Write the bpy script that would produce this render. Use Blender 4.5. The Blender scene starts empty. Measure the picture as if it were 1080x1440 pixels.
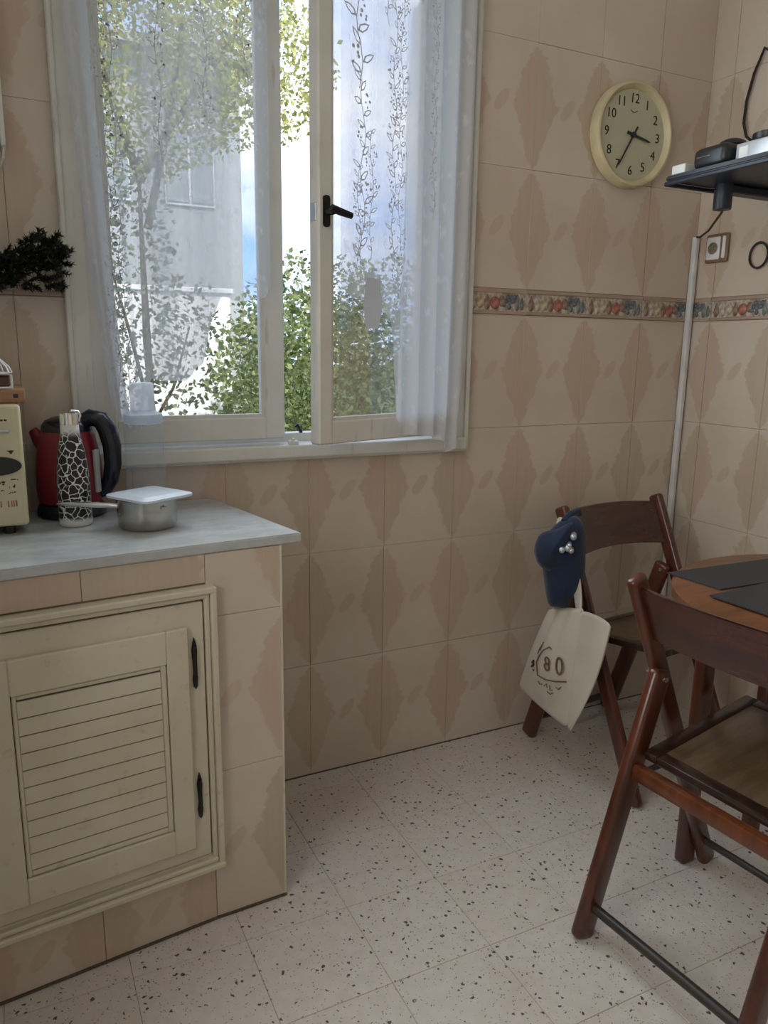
import bpy, bmesh, math, random
from mathutils import Vector, Matrix

random.seed(7)
R = math.radians
sc = bpy.context.scene
col = sc.collection

# ------------------------------------------------------------------ camera
W, H, B, P = 0.2246, 0.324, 0.0724, 0.3397       # wall tile, border strip, cut bottom row
UC = 1.335                                       # x of the right wall
R0 = 0.085                                       # first cut tile on the right wall
RX0, RY0, RZ = -1.55, -3.40, 2.65
CAM = Vector((-0.7008, -1.8805, 1.2085))
yaw, pitch, roll = R(26.189), R(12.065), R(0.819)
fw = Vector((math.sin(yaw) * math.cos(pitch), math.cos(yaw) * math.cos(pitch), -math.sin(pitch)))
rt0 = Vector((math.cos(yaw), -math.sin(yaw), 0)); up0 = rt0.cross(fw)
rt = rt0 * math.cos(roll) + up0 * math.sin(roll); up = -rt0 * math.sin(roll) + up0 * math.cos(roll)
cd = bpy.data.cameras.new('camera'); cam = bpy.data.objects.new('camera', cd); col.objects.link(cam)
m = Matrix((rt, up, -fw)).transposed().to_4x4(); m.translation = CAM
cam.matrix_world = m
cd.sensor_fit = 'HORIZONTAL'; cd.sensor_width = 36.0; cd.lens = 1068.9 / 1080 * 36.0
cd.clip_start = 0.02; cd.clip_end = 300
sc.camera = cam

# ------------------------------------------------------------------ light
sc.view_settings.view_transform = 'Standard'; sc.view_settings.look = 'None'
sc.view_settings.gamma = 1.0; sc.view_settings.use_curve_mapping = False
sc.view_settings.exposure = 0.0
wd = bpy.data.worlds.new('sky'); sc.world = wd; wd.use_nodes = True
nt = wd.node_tree; nt.nodes.clear()
def wn(t): return nt.nodes.new(t)
wo = wn('ShaderNodeOutputWorld'); bg = wn('ShaderNodeBackground'); tc = wn('ShaderNodeTexCoord')
nz = wn('ShaderNodeTexNoise'); nz.inputs['Scale'].default_value = 2.2; nz.inputs['Detail'].default_value = 6
nz.inputs['Roughness'].default_value = 0.6
rp = wn('ShaderNodeValToRGB'); rp.color_ramp.elements[0].position = 0.42; rp.color_ramp.elements[1].position = 0.62
mx = wn('ShaderNodeMix'); mx.data_type = 'RGBA'
mx.inputs[6].default_value = (0.22, 0.42, 0.85, 1); mx.inputs[7].default_value = (0.95, 0.97, 1.0, 1)
nt.links.new(tc.outputs['Generated'], nz.inputs['Vector']); nt.links.new(nz.outputs['Fac'], rp.inputs['Fac'])
nt.links.new(rp.outputs['Color'], mx.inputs[0]); nt.links.new(mx.outputs[2], bg.inputs['Color'])
bg.inputs['Strength'].default_value = 2.4
nt.links.new(bg.outputs[0], wo.inputs[0])
sd = bpy.data.lights.new('sun', 'SUN'); sd.energy = 5.0; sd.angle = R(1); sd.color = (1.0, 0.93, 0.80)
so = bpy.data.objects.new('sun', sd); col.objects.link(so)
so.rotation_euler = (R(38), 0, R(25))            # high, from behind the house: it lights the garden only
def area(name, loc, rot, sx, sy, e, c=(1, 1, 1), portal=False):
    d = bpy.data.lights.new(name, 'AREA'); d.shape = 'RECTANGLE'; d.size = sx; d.size_y = sy; d.energy = e; d.color = c
    if portal: d.cycles.is_portal = True
    o = bpy.data.objects.new(name, d); col.objects.link(o); o.location = loc; o.rotation_euler = rot
    return o
area('window_portal', (-0.045, 0.27, 1.62), (R(-90), 0, 0), 1.0, 1.3, 1.0, portal=True)
area('window_boost_closed_sash', (-0.325, -0.128, 1.67), (R(-89), 0, R(-8)), 0.34, 0.98, 6.4, (0.83, 0.93, 1.0))  # added lamp on the room side of the lace, strengthening the window's daylight
area('window_boost_open_sash', (0.225, -0.160, 1.62), (R(-88), 0, R(17.5)), 0.42, 1.2, 6.2, (0.83, 0.93, 1.0))  # second added lamp, parallel to the open sash, boosting its daylight
area('rear_fill', (0.2, -3.36, 1.15), (R(90), 0, 0), 0.9, 2.0, 0.7, (1.0, 0.95, 0.86))  # added soft fill lamp at the rear wall; no door is built there
area('side_fill', (RX0 + .03, -1.42, 1.62), (R(90), 0, R(-90)), 0.95, 1.1, 16.0, (1.0, 0.96, 0.90))  # added main fill lamp at the left wall; no window is cut there

# ------------------------------------------------------------------ node helpers
class Mt:
    def __init__(s, name):
        s.m = bpy.data.materials.new(name); s.m.use_nodes = True
        s.t = s.m.node_tree; s.t.nodes.clear()
        s.out = s.t.nodes.new('ShaderNodeOutputMaterial')
    def n(s, typ, ins=None, **kw):
        o = s.t.nodes.new(typ)
        for k, v in kw.items(): setattr(o, k, v)
        for k, v in (ins or {}).items(): s.put(o.inputs[k], v)
        return o
    def put(s, inp, v):
        if isinstance(v, bpy.types.NodeSocket): s.t.links.new(v, inp)
        else: inp.default_value = v
    def mth(s, op, a, b=0.0, c=0.0):
        o = s.n('ShaderNodeMath', operation=op); s.put(o.inputs[0], a); s.put(o.inputs[1], b); s.put(o.inputs[2], c)
        return o.outputs[0]
    def mix(s, f, a, b):
        o = s.n('ShaderNodeMix', data_type='RGBA'); s.put(o.inputs[0], f); s.put(o.inputs[6], c4(a)); s.put(o.inputs[7], c4(b))
        return o.outputs[2]
    def sm(s, x, lo, hi):
        o = s.n('ShaderNodeMapRange', interpolation_type='SMOOTHSTEP'); s.put(o.inputs['Value'], x)
        s.put(o.inputs['From Min'], lo); s.put(o.inputs['From Max'], hi)
        return o.outputs['Result']
    def ramp(s, f, stops, interp='LINEAR'):
        o = s.n('ShaderNodeValToRGB'); s.put(o.inputs[0], f); cr = o.color_ramp; cr.interpolation = interp
        while len(cr.elements) < len(stops): cr.elements.new(0.5)
        for e, (p, c) in zip(cr.elements, stops): e.position = p; e.color = c4(c) if not isinstance(c, float) else (c, c, c, 1)
        return o.outputs['Color']
    def noise(s, vec=None, scale=5.0, detail=4.0, rough=0.5):
        o = s.n('ShaderNodeTexNoise', {'Scale': scale, 'Detail': detail, 'Roughness': rough})
        if vec is not None: s.put(o.inputs['Vector'], vec)
        return o.outputs['Fac']
    def map(s, vec, scale=(1, 1, 1), loc=(0, 0, 0), rot=(0, 0, 0)):
        o = s.n('ShaderNodeMapping'); s.put(o.inputs['Vector'], vec); o.inputs['Scale'].default_value = scale
        o.inputs['Location'].default_value = loc; o.inputs['Rotation'].default_value = rot
        return o.outputs[0]
    def obj(s): return s.n('ShaderNodeTexCoord').outputs['Object']
    def pos(s): return s.n('ShaderNodeNewGeometry').outputs['Position']
    def rnd(s): return s.n('ShaderNodeObjectInfo').outputs['Random']
    def bump(s, h, st=0.2, d=0.002):
        return s.n('ShaderNodeBump', {'Height': h, 'Strength': st, 'Distance': d}).outputs[0]
    def pbr(s, color, rough=0.5, metal=0.0, normal=None, **ins):
        o = s.n('ShaderNodeBsdfPrincipled'); s.put(o.inputs['Base Color'], c4(color)); s.put(o.inputs['Roughness'], rough)
        s.put(o.inputs['Metallic'], metal)
        if normal is not None: s.put(o.inputs['Normal'], normal)
        for k, v in ins.items(): s.put(o.inputs[k.replace('_', ' ')], v)
        return o.outputs[0]
    def done(s, sh): s.t.links.new(sh, s.out.inputs[0]); return s.m
def c4(c):
    if isinstance(c, bpy.types.NodeSocket): return c
    return tuple(c) + (1.0,) if len(c) == 3 else tuple(c)

def plain(name, c, rough=0.5, metal=0.0, var=0.08, scale=8.0, **ins):
    s = Mt(name); v = s.noise(s.obj(), scale, 5)
    d = tuple(x * (1 - var * 2.5) for x in c); l = tuple(min(1, x * (1 + var)) for x in c)
    return s.done(s.pbr(s.mix(s.sm(v, 0.3, 0.7), d, l), rough, metal, **ins))

def tile_mat(name, leaf=True):
    s = Mt(name); o = s.obj(); x = s.n('ShaderNodeSeparateXYZ', {0: o}); wp = s.pos(); rd = s.rnd()
    u = s.mth('DIVIDE', x.outputs[0], W); v = s.mth('DIVIDE', x.outputs[2], H)
    cl = s.noise(wp, 3.0, 3); fine = s.noise(wp, 26.0, 4)
    base = s.mix(s.sm(cl, 0.3, 0.7), (0.60, 0.50, 0.405), (0.66, 0.575, 0.485))
    if leaf:
        d = s.mth('MINIMUM', u, s.mth('SUBTRACT', 1.0, u))
        hw = s.ramp(v, [(0.0, .015), (.07, .10), (.18, .17), (.30, .235), (.44, .33), (.53, .36), (.62, .30), (.70, .25), (.80, .225), (.90, .15), (.975, .05), (1.0, .0)])
        sv = s.mth('SUBTRACT', s.mth('MULTIPLY', v, 9.0), s.mth('MULTIPLY', d, 7.0))
        saw = s.mth('MULTIPLY', s.mth('FRACT', sv), 0.034)
        nn = s.mth('MULTIPLY', s.mth('SUBTRACT', s.noise(s.map(wp, (1, 1, 1)), 30.0, 3), 0.5), 0.16)
        e = s.mth('SUBTRACT', s.mth('SUBTRACT', s.mth('ADD', hw, nn), saw), d)
        mk = s.sm(e, 0.0, 0.035)
        # small leaf between the two tall ones
        p = s.mth('MULTIPLY', s.mth('SUBTRACT', u, 0.5), W); q = s.mth('MULTIPLY', s.mth('SUBTRACT', v, 0.52), H)
        a = s.mth('ADD', s.mth('MULTIPLY', p, .62), s.mth('MULTIPLY', q, .78)); b = s.mth('SUBTRACT', s.mth('MULTIPLY', q, .62), s.mth('MULTIPLY', p, .78))
        ee = s.mth('ADD', s.mth('POWER', s.mth('ABSOLUTE', s.mth('DIVIDE', a, .036)), 2.0), s.mth('POWER', s.mth('ABSOLUTE', s.mth('DIVIDE', b, .016)), 2.0))
        mk2 = s.mth('MULTIPLY', s.mth('SUBTRACT', 1.0, s.sm(ee, .75, 1.05)), 0.75)
        mk = s.mth('MAXIMUM', mk, mk2)
        st = s.noise(s.map(wp, (70, 70, 5)), 1.0, 3)
        tone = s.mix(s.sm(s.mth('ADD', s.mth('MULTIPLY', s.noise(wp, 2.3, 2), .7), s.mth('MULTIPLY', rd, .3)), 0.36, 0.62), (0.47, 0.375, 0.255), (0.53, 0.37, 0.275))
        tone = s.mix(s.mth('MULTIPLY', s.sm(st, 0.35, 0.7), 0.35), tone, (0.60, 0.49, 0.38))
        base = s.mix(s.mth('MULTIPLY', mk, 0.66), base, tone)
    base = s.mix(s.mth('MULTIPLY', s.sm(fine, .45, .8), .10), base, (0.5, 0.42, 0.33))
    return s.done(s.pbr(base, 0.38, normal=s.bump(s.noise(wp, 9.0, 2), 0.06, 0.004)))

def wood_mat(name, dark, light, rough=0.28, sc_=(30, 30, 2.5)):
    s = Mt(name); o = s.obj()
    g = s.noise(s.map(o, sc_), 1.0, 6, .6); g2 = s.noise(s.map(o, tuple(k * 3 for k in sc_)), 1.0, 3)
    c = s.mix(s.sm(g, 0.3, 0.7), dark, light); c = s.mix(s.mth('MULTIPLY', s.sm(g2, .5, .75), .35), c, tuple(k * .5 for k in dark))
    return s.done(s.pbr(c, rough, normal=s.bump(g2, .08, .001), Coat_Weight=.35, Coat_Roughness=.18))

def cloth_mat(name, c, rough=0.9, sc_=500.0, var=.15):
    s = Mt(name); o = s.obj(); w = s.noise(o, sc_, 2); b = s.noise(o, 12.0, 4)
    cc = s.mix(s.sm(b, .3, .7), tuple(k * (1 - var) for k in c), c)
    return s.done(s.pbr(cc, rough, normal=s.bump(w, .25, .001), Sheen_Weight=.15))

def lace_mat(name, open_=0.0):
    # thin woven net: part of the light passes straight through the holes, part scatters in the thread
    s = Mt(name); o = s.obj()
    at = s.n('ShaderNodeAttribute', attribute_name='weave').outputs['Fac']
    cr = s.noise(s.map(o, (1, 1, .55)), 46.0, 5, .65); fl = s.n('ShaderNodeTexVoronoi', {'Vector': s.map(o, (34, 34, 22)), 'Scale': 1.0}).outputs['Distance']
    th = s.mth('MULTIPLY', s.sm(cr, .50, .62), s.sm(fl, .55, .25))
    f = s.mth('ADD', at, s.mth('MULTIPLY', th, .16))
    f = s.mth('MINIMUM', s.mth('MAXIMUM', f, 0.0), 0.97)
    df = s.n('ShaderNodeBsdfDiffuse', {'Color': c4((.86, .87, .90))}).outputs[0]; tl = s.n('ShaderNodeBsdfTranslucent', {'Color': c4((.84, .86, .90))}).outputs[0]
    th2 = s.n('ShaderNodeMixShader', {0: 0.5, 1: df, 2: tl}).outputs[0]
    tr = s.n('ShaderNodeBsdfTransparent').outputs[0]
    return s.done(s.n('ShaderNodeMixShader', {0: f, 1: tr, 2: th2}).outputs[0])

def glass_mat(name, tint=(1, 1, 1), refl=0.06):
    s = Mt(name)
    fr = s.mth('ADD', s.mth('MULTIPLY', s.n('ShaderNodeLayerWeight', {'Blend': .35}).outputs['Fresnel'], .6), refl * .3)
    gl = s.n('ShaderNodeBsdfGlossy', {'Roughness': .03}).outputs[0]; tr = s.n('ShaderNodeBsdfTransparent', {'Color': c4(tint)}).outputs[0]
    return s.done(s.n('ShaderNodeMixShader', {0: fr, 1: tr, 2: gl}).outputs[0])

def leaf_mat(name, a, b, c):
    s = Mt(name); r = s.n('ShaderNodeNewGeometry').outputs['Random Per Island']
    cc = s.ramp(r, [(0.0, a), (.55, b), (1.0, c)])
    df = s.pbr(cc, .5); tl = s.n('ShaderNodeBsdfTranslucent', {'Color': cc}).outputs[0]
    return s.done(s.n('ShaderNodeMixShader', {0: .4, 1: df, 2: tl}).outputs[0])

M = {}
M['tile'] = tile_mat('leaf_wall_tile'); M['tile_plain'] = tile_mat('plain_wall_tile', False)
s = Mt('grout'); M['grout'] = s.done(s.pbr(s.mix(s.noise(s.pos(), 20, 3), (.36, .28, .21), (.50, .41, .32)), .9))
M['plaster'] = plain('white_plaster', (.78, .76, .72), .9, var=.03)
# terrazzo
s = Mt('terrazzo'); w = s.pos(); rd = s.rnd()
dis = s.n('ShaderNodeTexNoise', {'Vector': w, 'Scale': 95.0, 'Detail': 3.0}).outputs['Color']
wv = s.n('ShaderNodeVectorMath', {0: w, 1: s.n('ShaderNodeVectorMath', {0: dis, 1: (.016, .016, .016)}, operation='MULTIPLY').outputs[0]}, operation='ADD').outputs[0]
def chips(scale, thr, keep):
    v = s.n('ShaderNodeTexVoronoi', {'Vector': wv, 'Scale': scale}); cs = s.n('ShaderNodeSeparateColor', {0: v.outputs['Color']})
    size = s.mth('MULTIPLY', s.sm(cs.outputs[0], keep, 1.0), thr)
    return s.sm(s.mth('SUBTRACT', size, v.outputs['Distance']), 0.0, 0.05)
k1 = chips(78.0, .34, .45); k2 = chips(190.0, .34, .35)
bs = s.mix(s.noise(w, 35.0, 4), (.60, .54, .49), (.76, .71, .665)); bs = s.mix(s.mth('MULTIPLY', rd, .16), bs, (.60, .51, .42))
stn = s.sm(s.noise(w, 2.2, 4), .50, .75); bs = s.mix(s.mth('MULTIPLY', stn, .30), bs, (.50, .40, .29))
cc = s.mix(s.mth('MULTIPLY', k2, .8), bs, (.16, .12, .09)); cc = s.mix(s.mth('MULTIPLY', k1, .93), cc, (.045, .033, .028))
M['terrazzo'] = s.done(s.pbr(cc, .36, normal=s.bump(s.noise(w, 60, 3), .05, .002)))
# painted cabinet with dirt
s = Mt('cream_paint'); o = s.pos(); n1 = s.noise(o, 5, 4); n2 = s.noise(o, 40, 5)
cc = s.mix(s.sm(n1, .3, .7), (.60, .54, .40), (.67, .62, .49)); cc = s.mix(s.mth('MULTIPLY', s.sm(n2, .60, .78), .45), cc, (.36, .28, .17))
M['cream'] = s.done(s.pbr(cc, .42))
M['cream_gap'] = plain('dark_joint', (.10, .075, .05), .9)
s = Mt('window_paint'); o = s.pos(); n1 = s.noise(o, 6, 4); n2 = s.noise(s.map(o, (60, 60, 8)), 1.0, 4)
cc = s.mix(s.sm(n1, .3, .7), (.66, .64, .57), (.74, .72, .66)); cc = s.mix(s.mth('MULTIPLY', s.sm(n2, .62, .75), .5), cc, (.42, .37, .30))
M['winpaint'] = s.done(s.pbr(cc, .40))
M['iron'] = plain('blackened_iron', (.03, .028, .026), .45, .6, .2)
M['glass'] = glass_mat('window_glass'); M['lace'] = lace_mat('sheer_lace')
s = Mt('embroidery_thread'); df = s.n('ShaderNodeBsdfDiffuse', {'Color': c4((.72, .73, .76))}).outputs[0]; tl = s.n('ShaderNodeBsdfTranslucent', {'Color': c4((.45, .46, .48))}).outputs[0]
M['thread'] = s.done(s.n('ShaderNodeMixShader', {0: .35, 1: df, 2: tl}).outputs[0])
s = Mt('countertop_marble'); o = s.pos(); v1 = s.noise(s.map(o, (1, 1.6, 1)), 9, 7, .65); v2 = s.noise(s.map(o, (3, 9, 3)), 1.0, 5)
cc = s.mix(s.sm(v1, .35, .68), (.44, .45, .44), (.55, .57, .58)); cc = s.mix(s.mth('MULTIPLY', s.sm(v2, .55, .75), .4), cc, (.42, .38, .32))
M['marble'] = s.done(s.pbr(cc, .26))
M['mahog'] = wood_mat('mahogany', (.050, .012, .006), (.115, .029, .012))
M['mahog_o'] = wood_mat('orange_mahogany', (.085, .022, .008), (.170, .048, .015))
M['mahog_d'] = wood_mat('dark_wood', (.020, .010, .007), (.045, .020, .012), .3)
M['slatw'] = wood_mat('slat_wood', (.038, .010, .007), (.075, .020, .012), .26, (2.5, 30, 30))
M['seatw'] = wood_mat('seat_panel', (.085, .050, .026), (.15, .095, .055), .34, (30, 4, 30))
M['tablew'] = wood_mat('table_wood', (.125, .043, .015), (.20, .075, .027), .33, (4, 26, 26))
M['rod'] = plain('dark_rod', (.05, .042, .038), .4, .2)
M['navy'] = cloth_mat('navy_cotton', (.010, .022, .058)); M['canvas'] = cloth_mat('raw_canvas', (.62, .57, .48), .9, 420, .08)
M['print'] = plain('brown_print', (.17, .11, .06), .8); M['print_d'] = plain('dark_print', (.04, .03, .03), .8)
M['clockrim'] = plain('cream_plastic', (.72, .62, .38), .35); M['clockface'] = plain('pale_dial', (.52, .50, .36), .45, var=.02); M['ink'] = plain('black_ink', (.02, .02, .02), .5)
M['black'] = plain('black_plastic', (.018, .019, .022), .35); M['navyblack'] = plain('blue_black_paint', (.012, .018, .03), .4)
M['silver'] = plain('brushed_silver', (.62, .64, .67), .35, .6); M['chrome'] = plain('chrome', (.75, .74, .72), .16, 1.0, .03); M['steel'] = plain('stainless_steel', (.46, .44, .40), .24, 1.0, .1)
M['whitepl'] = plain('white_plastic', (.80, .80, .78), .35); M['bluepl'] = plain('milky_lid', (.68, .74, .82), .3, var=.03)
M['red'] = plain('red_enamel', (.21, .012, .024), .3, var=.05); M['kettleblk'] = plain('kettle_black', (.010, .012, .022), .22)
M['mw'] = plain('cream_appliance', (.66, .60, .40), .35, var=.03); M['board'] = wood_mat('board_wood', (.27, .13, .055), (.40, .21, .10), .45, (3, 30, 30))
M['pipe'] = plain('white_conduit', (.74, .73, .72), .4); M['greybox'] = plain('pale_metal', (.50, .55, .56), .4); M['needle'] = leaf_mat('dark_needles', (.010, .013, .009), (.022, .028, .018), (.05, .055, .035))
M['twig'] = plain('twig', (.06, .045, .03), .9)
s = Mt('mat_weave'); o = s.obj(); ck = s.n('ShaderNodeTexChecker', {'Vector': o, 'Scale': 260.0}).outputs['Fac']
M['mat'] = s.done(s.pbr(s.mix(ck, (.020, .023, .025), (.034, .038, .041)), .6, normal=s.bump(ck, .3, .001)))
# patterned bottle
s = Mt('cracked_pattern'); o = s.obj(); dd = s.n('ShaderNodeTexNoise', {'Vector': o, 'Scale': 60.0}).outputs['Color']
wv2 = s.n('ShaderNodeVectorMath', {0: o, 1: s.n('ShaderNodeVectorMath', {0: dd, 1: (.012, .012, .012)}, operation='MULTIPLY').outputs[0]}, operation='ADD').outputs[0]
ve = s.n('ShaderNodeTexVoronoi', {'Vector': wv2, 'Scale': 62.0}, feature='DISTANCE_TO_EDGE').outputs['Distance']
z = s.n('ShaderNodeSeparateXYZ', {0: o}).outputs[2]; fade = s.mth('MULTIPLY', s.sm(z, .010, .022), s.sm(z, .205, .185))
M['bottle'] = s.done(s.pbr(s.mix(s.mth('MULTIPLY', s.sm(ve, .025, .075), fade), (.80, .79, .77), (.012, .012, .013)), .3))
s = Mt('clear_plastic'); fr = s.n('ShaderNodeLayerWeight', {'Blend': .30}).outputs['Facing']
f = s.mth('ADD', s.mth('MULTIPLY', s.mth('POWER', fr, 3.0), .5), .10)
M['clear'] = s.done(s.n('ShaderNodeMixShader', {0: f, 1: s.n('ShaderNodeBsdfTransparent', {'Color': c4((.93, .95, .97))}).outputs[0], 2: s.pbr((.80, .83, .88), .15)}).outputs[0])
s = Mt('frosted_cap'); M['frost'] = s.done(s.n('ShaderNodeMixShader', {0: .62, 1: s.n('ShaderNodeBsdfTransparent').outputs[0], 2: s.n('ShaderNodeMixShader', {0: .5, 1: s.n('ShaderNodeBsdfDiffuse', {'Color': c4((.80, .84, .92))}).outputs[0], 2: s.n('ShaderNodeBsdfTranslucent', {'Color': c4((.80, .84, .92))}).outputs[0]}).outputs[0]}).outputs[0])
for k, c in dict(fr_brown=(.30, .20, .14), fr_cream=(.56, .46, .31), fr_red=(.45, .17, .13), fr_slate=(.17, .18, .20), fr_green=(.22, .25, .22), fr_pale=(.55, .47, .39)).items():
    M[k] = plain(k + '_glaze', c, .35, var=.22, scale=60)
M['rimpink'] = plain('border_rim', (.44, .32, .25), .4)
M['grass'] = plain('lawn', (.09, .14, .035), .95, var=.3); M['bark'] = plain('bark', (.10, .075, .05), .95, var=.2)
M['housewall'] = plain('pale_render', (.40, .41, .41), .9, var=.03); M['whitewash'] = plain('whitewash', (.84, .83, .80), .9, var=.03); M['rooft'] = plain('roof_grey', (.42, .42, .41), .8, var=.1); M['shut'] = plain('shutter_grey', (.30, .33, .34), .6)
M['leaf_a'] = leaf_mat('bush_leaves', (.08, .12, .035), (.19, .23, .07), (.42, .44, .19)); M['leaf_b'] = leaf_mat('yellow_leaves', (.24, .25, .06), (.46, .44, .12), (.70, .64, .26)); M['leaf_c'] = leaf_mat('grey_leaves', (.06, .09, .045), (.14, .17, .09), (.26, .28, .16))

# ------------------------------------------------------------------ mesh helpers
class MB:
    def __init__(s): s.v = []; s.f = []
    def add(s, v, f):
        k = len(s.v); s.v += [tuple(p) for p in v]; s.f += [tuple(i + k for i in q) for q in f]; return s
    def bm(s, b):
        b.verts.ensure_lookup_table(); b.verts.index_update()
        s.add([v.co[:] for v in b.verts], [[v.index for v in f.verts] for f in b.faces]); b.free(); return s
    def box(s, x0, x1, y0, y1, z0, z1, bev=0.0, seg=1, mat=None):
        b = bmesh.new(); bmesh.ops.create_cube(b, size=1.0)
        for v in b.verts: v.co = Vector(((x0 + x1) / 2 + v.co.x * (x1 - x0), (y0 + y1) / 2 + v.co.y * (y1 - y0), (z0 + z1) / 2 + v.co.z * (z1 - z0)))
        if bev: bmesh.ops.bevel(b, geom=b.edges[:], offset=bev, segments=seg, profile=.5, affect='EDGES')
        if mat is not None: b.transform(mat)
        return s.bm(b)
    def beam(s, a, b_, side, w, d, bev=.006, seg=2):
        # rounded bar from a to b_; w along 'side', d across
        a, b_, side = Vector(a), Vector(b_), Vector(side).normalized(); ax = b_ - a; L = ax.length; ax.normalize()
        side = (side - ax * side.dot(ax)).normalized(); t = ax.cross(side)
        mt = Matrix((side, t, ax)).transposed().to_4x4(); mt.translation = a
        return s.box(-w / 2, w / 2, -d / 2, d / 2, 0, L, bev, seg, mt)
    def tube(s, pts, r, n=8, closed=False):
        pts = [Vector(p) for p in pts]; N = len(pts); rr = r if isinstance(r, (list, tuple)) else [r] * N
        v = []; up_ = None
        for i, p in enumerate(pts):
            t = (pts[(i + 1) % N] - pts[i - 1]) if closed else (pts[min(i + 1, N - 1)] - pts[max(i - 1, 0)])
            t.normalize()
            if up_ is None: up_ = t.orthogonal().normalized()
            up_ = (up_ - t * up_.dot(t)).normalized(); q = t.cross(up_)
            v += [p + (up_ * math.cos(2 * math.pi * k / n) + q * math.sin(2 * math.pi * k / n)) * rr[i] for k in range(n)]
        f = []
        for i in range(N if closed else N - 1):
            j = (i + 1) % N
            f += [(i * n + k, i * n + (k + 1) % n, j * n + (k + 1) % n, j * n + k) for k in range(n)]
        if not closed: f += [tuple(range(n))[::-1], tuple(range((N - 1) * n, N * n))]
        return s.add(v, f)
    def lathe(s, prof, n=28, c=(0, 0, 0), sx=1.0, sy=1.0, mat=None):
        v = []; f = []; N = len(prof)
        for r, z_ in prof:
            for k in range(n):
                a = 2 * math.pi * k / n; p = Vector((c[0] + r * sx * math.cos(a), c[1] + r * sy * math.sin(a), c[2] + z_)); v.append(mat @ p if mat else p)
        for i in range(N - 1):
            f += [(i * n + k, i * n + (k + 1) % n, (i + 1) * n + (k + 1) % n, (i + 1) * n + k) for k in range(n)]
        f += [tuple(range(n))[::-1], tuple(range((N - 1) * n, N * n))]
        return s.add(v, f)
    def prism(s, pts, ax, a0, a1):
        # polygon pts in the two other axes, extruded along axis ax (0,1,2)
        def mk(p, t): return {0: (t, p[0], p[1]), 1: (p[0], t, p[1]), 2: (p[0], p[1], t)}[ax]
        n = len(pts); v = [mk(p, a0) for p in pts] + [mk(p, a1) for p in pts]
        f = [tuple(range(n))[::-1], tuple(range(n, 2 * n))] + [(i, (i + 1) % n, n + (i + 1) % n, n + i) for i in range(n)]
        return s.add(v, f)
    def mesh(s, name):
        me = bpy.data.meshes.new(name); me.from_pydata(s.v, [], s.f); b = bmesh.new(); b.from_mesh(me); bmesh.ops.recalc_face_normals(b, faces=b.faces[:]); b.to_mesh(me); b.free(); return me
    def build(s, name, mat, parent=None, smooth=None, **tags):
        return link(s.mesh(name), name, mat, parent, smooth, **tags)
def link(me, name, mat, parent=None, smooth=None, loc=None, rot=None, **tags):
    o = bpy.data.objects.new(name, me); col.objects.link(o)
    if mat is not None and not me.materials: me.materials.append(mat)
    if parent is not None: o.parent = parent
    if loc: o.location = loc
    if rot: o.rotation_euler = rot
    if smooth is not None:
        me.shade_smooth(); md = None
        if smooth < 180: me.set_sharp_from_angle(angle=R(smooth))
    for k, v in tags.items(): o[k] = v
    return o
def thing(name, label, cat, loc=(0, 0, 0), rz=0.0, group=None):
    o = bpy.data.objects.new(name, None); col.objects.link(o); o.empty_display_size = .05
    o.location = loc; o.rotation_euler = (0, 0, rz); o['label'] = label; o['category'] = cat
    if group: o['group'] = group
    return o
def text_mesh(body, size, depth=0.0004):
    cu = bpy.data.curves.new('lettering', 'FONT'); cu.body = body; cu.size = size; cu.extrude = depth; cu.align_x = 'CENTER'; cu.align_y = 'CENTER'; cu.resolution_u = 3
    o = bpy.data.objects.new('lettering', cu); col.objects.link(o); dg = bpy.context.evaluated_depsgraph_get()
    me = bpy.data.meshes.new_from_object(o.evaluated_get(dg)); bpy.data.objects.remove(o); bpy.data.curves.remove(cu); return me

# ------------------------------------------------------------------ room shell
WX0, WX1, WZ0, WZ1 = -0.573, 0.480, 0.925, 2.30        # outer edge of the window casing
OX0, OX1, OZ0, OZ1 = -0.535, 0.443, 0.962, 2.262       # clear opening
RX0, RY0, RZ = -1.55, -3.40, 2.65
TH = 0.008
wb = MB()
for a in ((RX0 - .2, OX0, 0, RZ), (OX1, UC + .2, 0, RZ), (OX0, OX1, 0, OZ0), (OX0, OX1, OZ1, RZ)):
    wb.box(a[0], a[1], TH - .003, .25, a[2], a[3])
wall_back = wb.build('wall_back', M['grout'], kind='structure')
wall_right = MB().box(UC + TH - .003, UC + .2, RY0, TH - .003, 0, RZ).build('wall_right', M['grout'], kind='structure')
MB().box(RX0 - .2, RX0, RY0, TH - .003, 0, RZ).box(RX0, RX0 + .50, -2.6, -.57, 0, .82).box(RX0, -.90, -.86, -.57, 0, 2.25).build('wall_left_and_blockers', M['plaster'], kind='structure')  # unseen counter and tall column blocks added to hold back the side lamp
MB().box(RX0 - .2, UC + .2, RY0 - .2, RY0, 0, RZ).build('wall_front', M['plaster'], kind='structure')
MB().box(RX0 - .2, UC + .2, RY0 - .2, .25, RZ, RZ + .25).build('ceiling', M['plaster'], kind='structure')
floor = MB().box(RX0 - .2, UC + .2, RY0 - .2, .25, -.25, -.0015).build('floor', M['grout'], kind='structure')
FT = 0.227; gp = .0006
ftm = MB().box(gp, FT - gp, gp, FT - gp, -.012, 0, .0008).mesh('floor_tile'); ftm.materials.append(M['terrazzo'])
def clip_tile(x0, x1, y0, y1):
    return MB().box(x0, x1, y0, y1, -.012, 0, .0008).mesh('floor_tile')
i0 = -7
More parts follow.
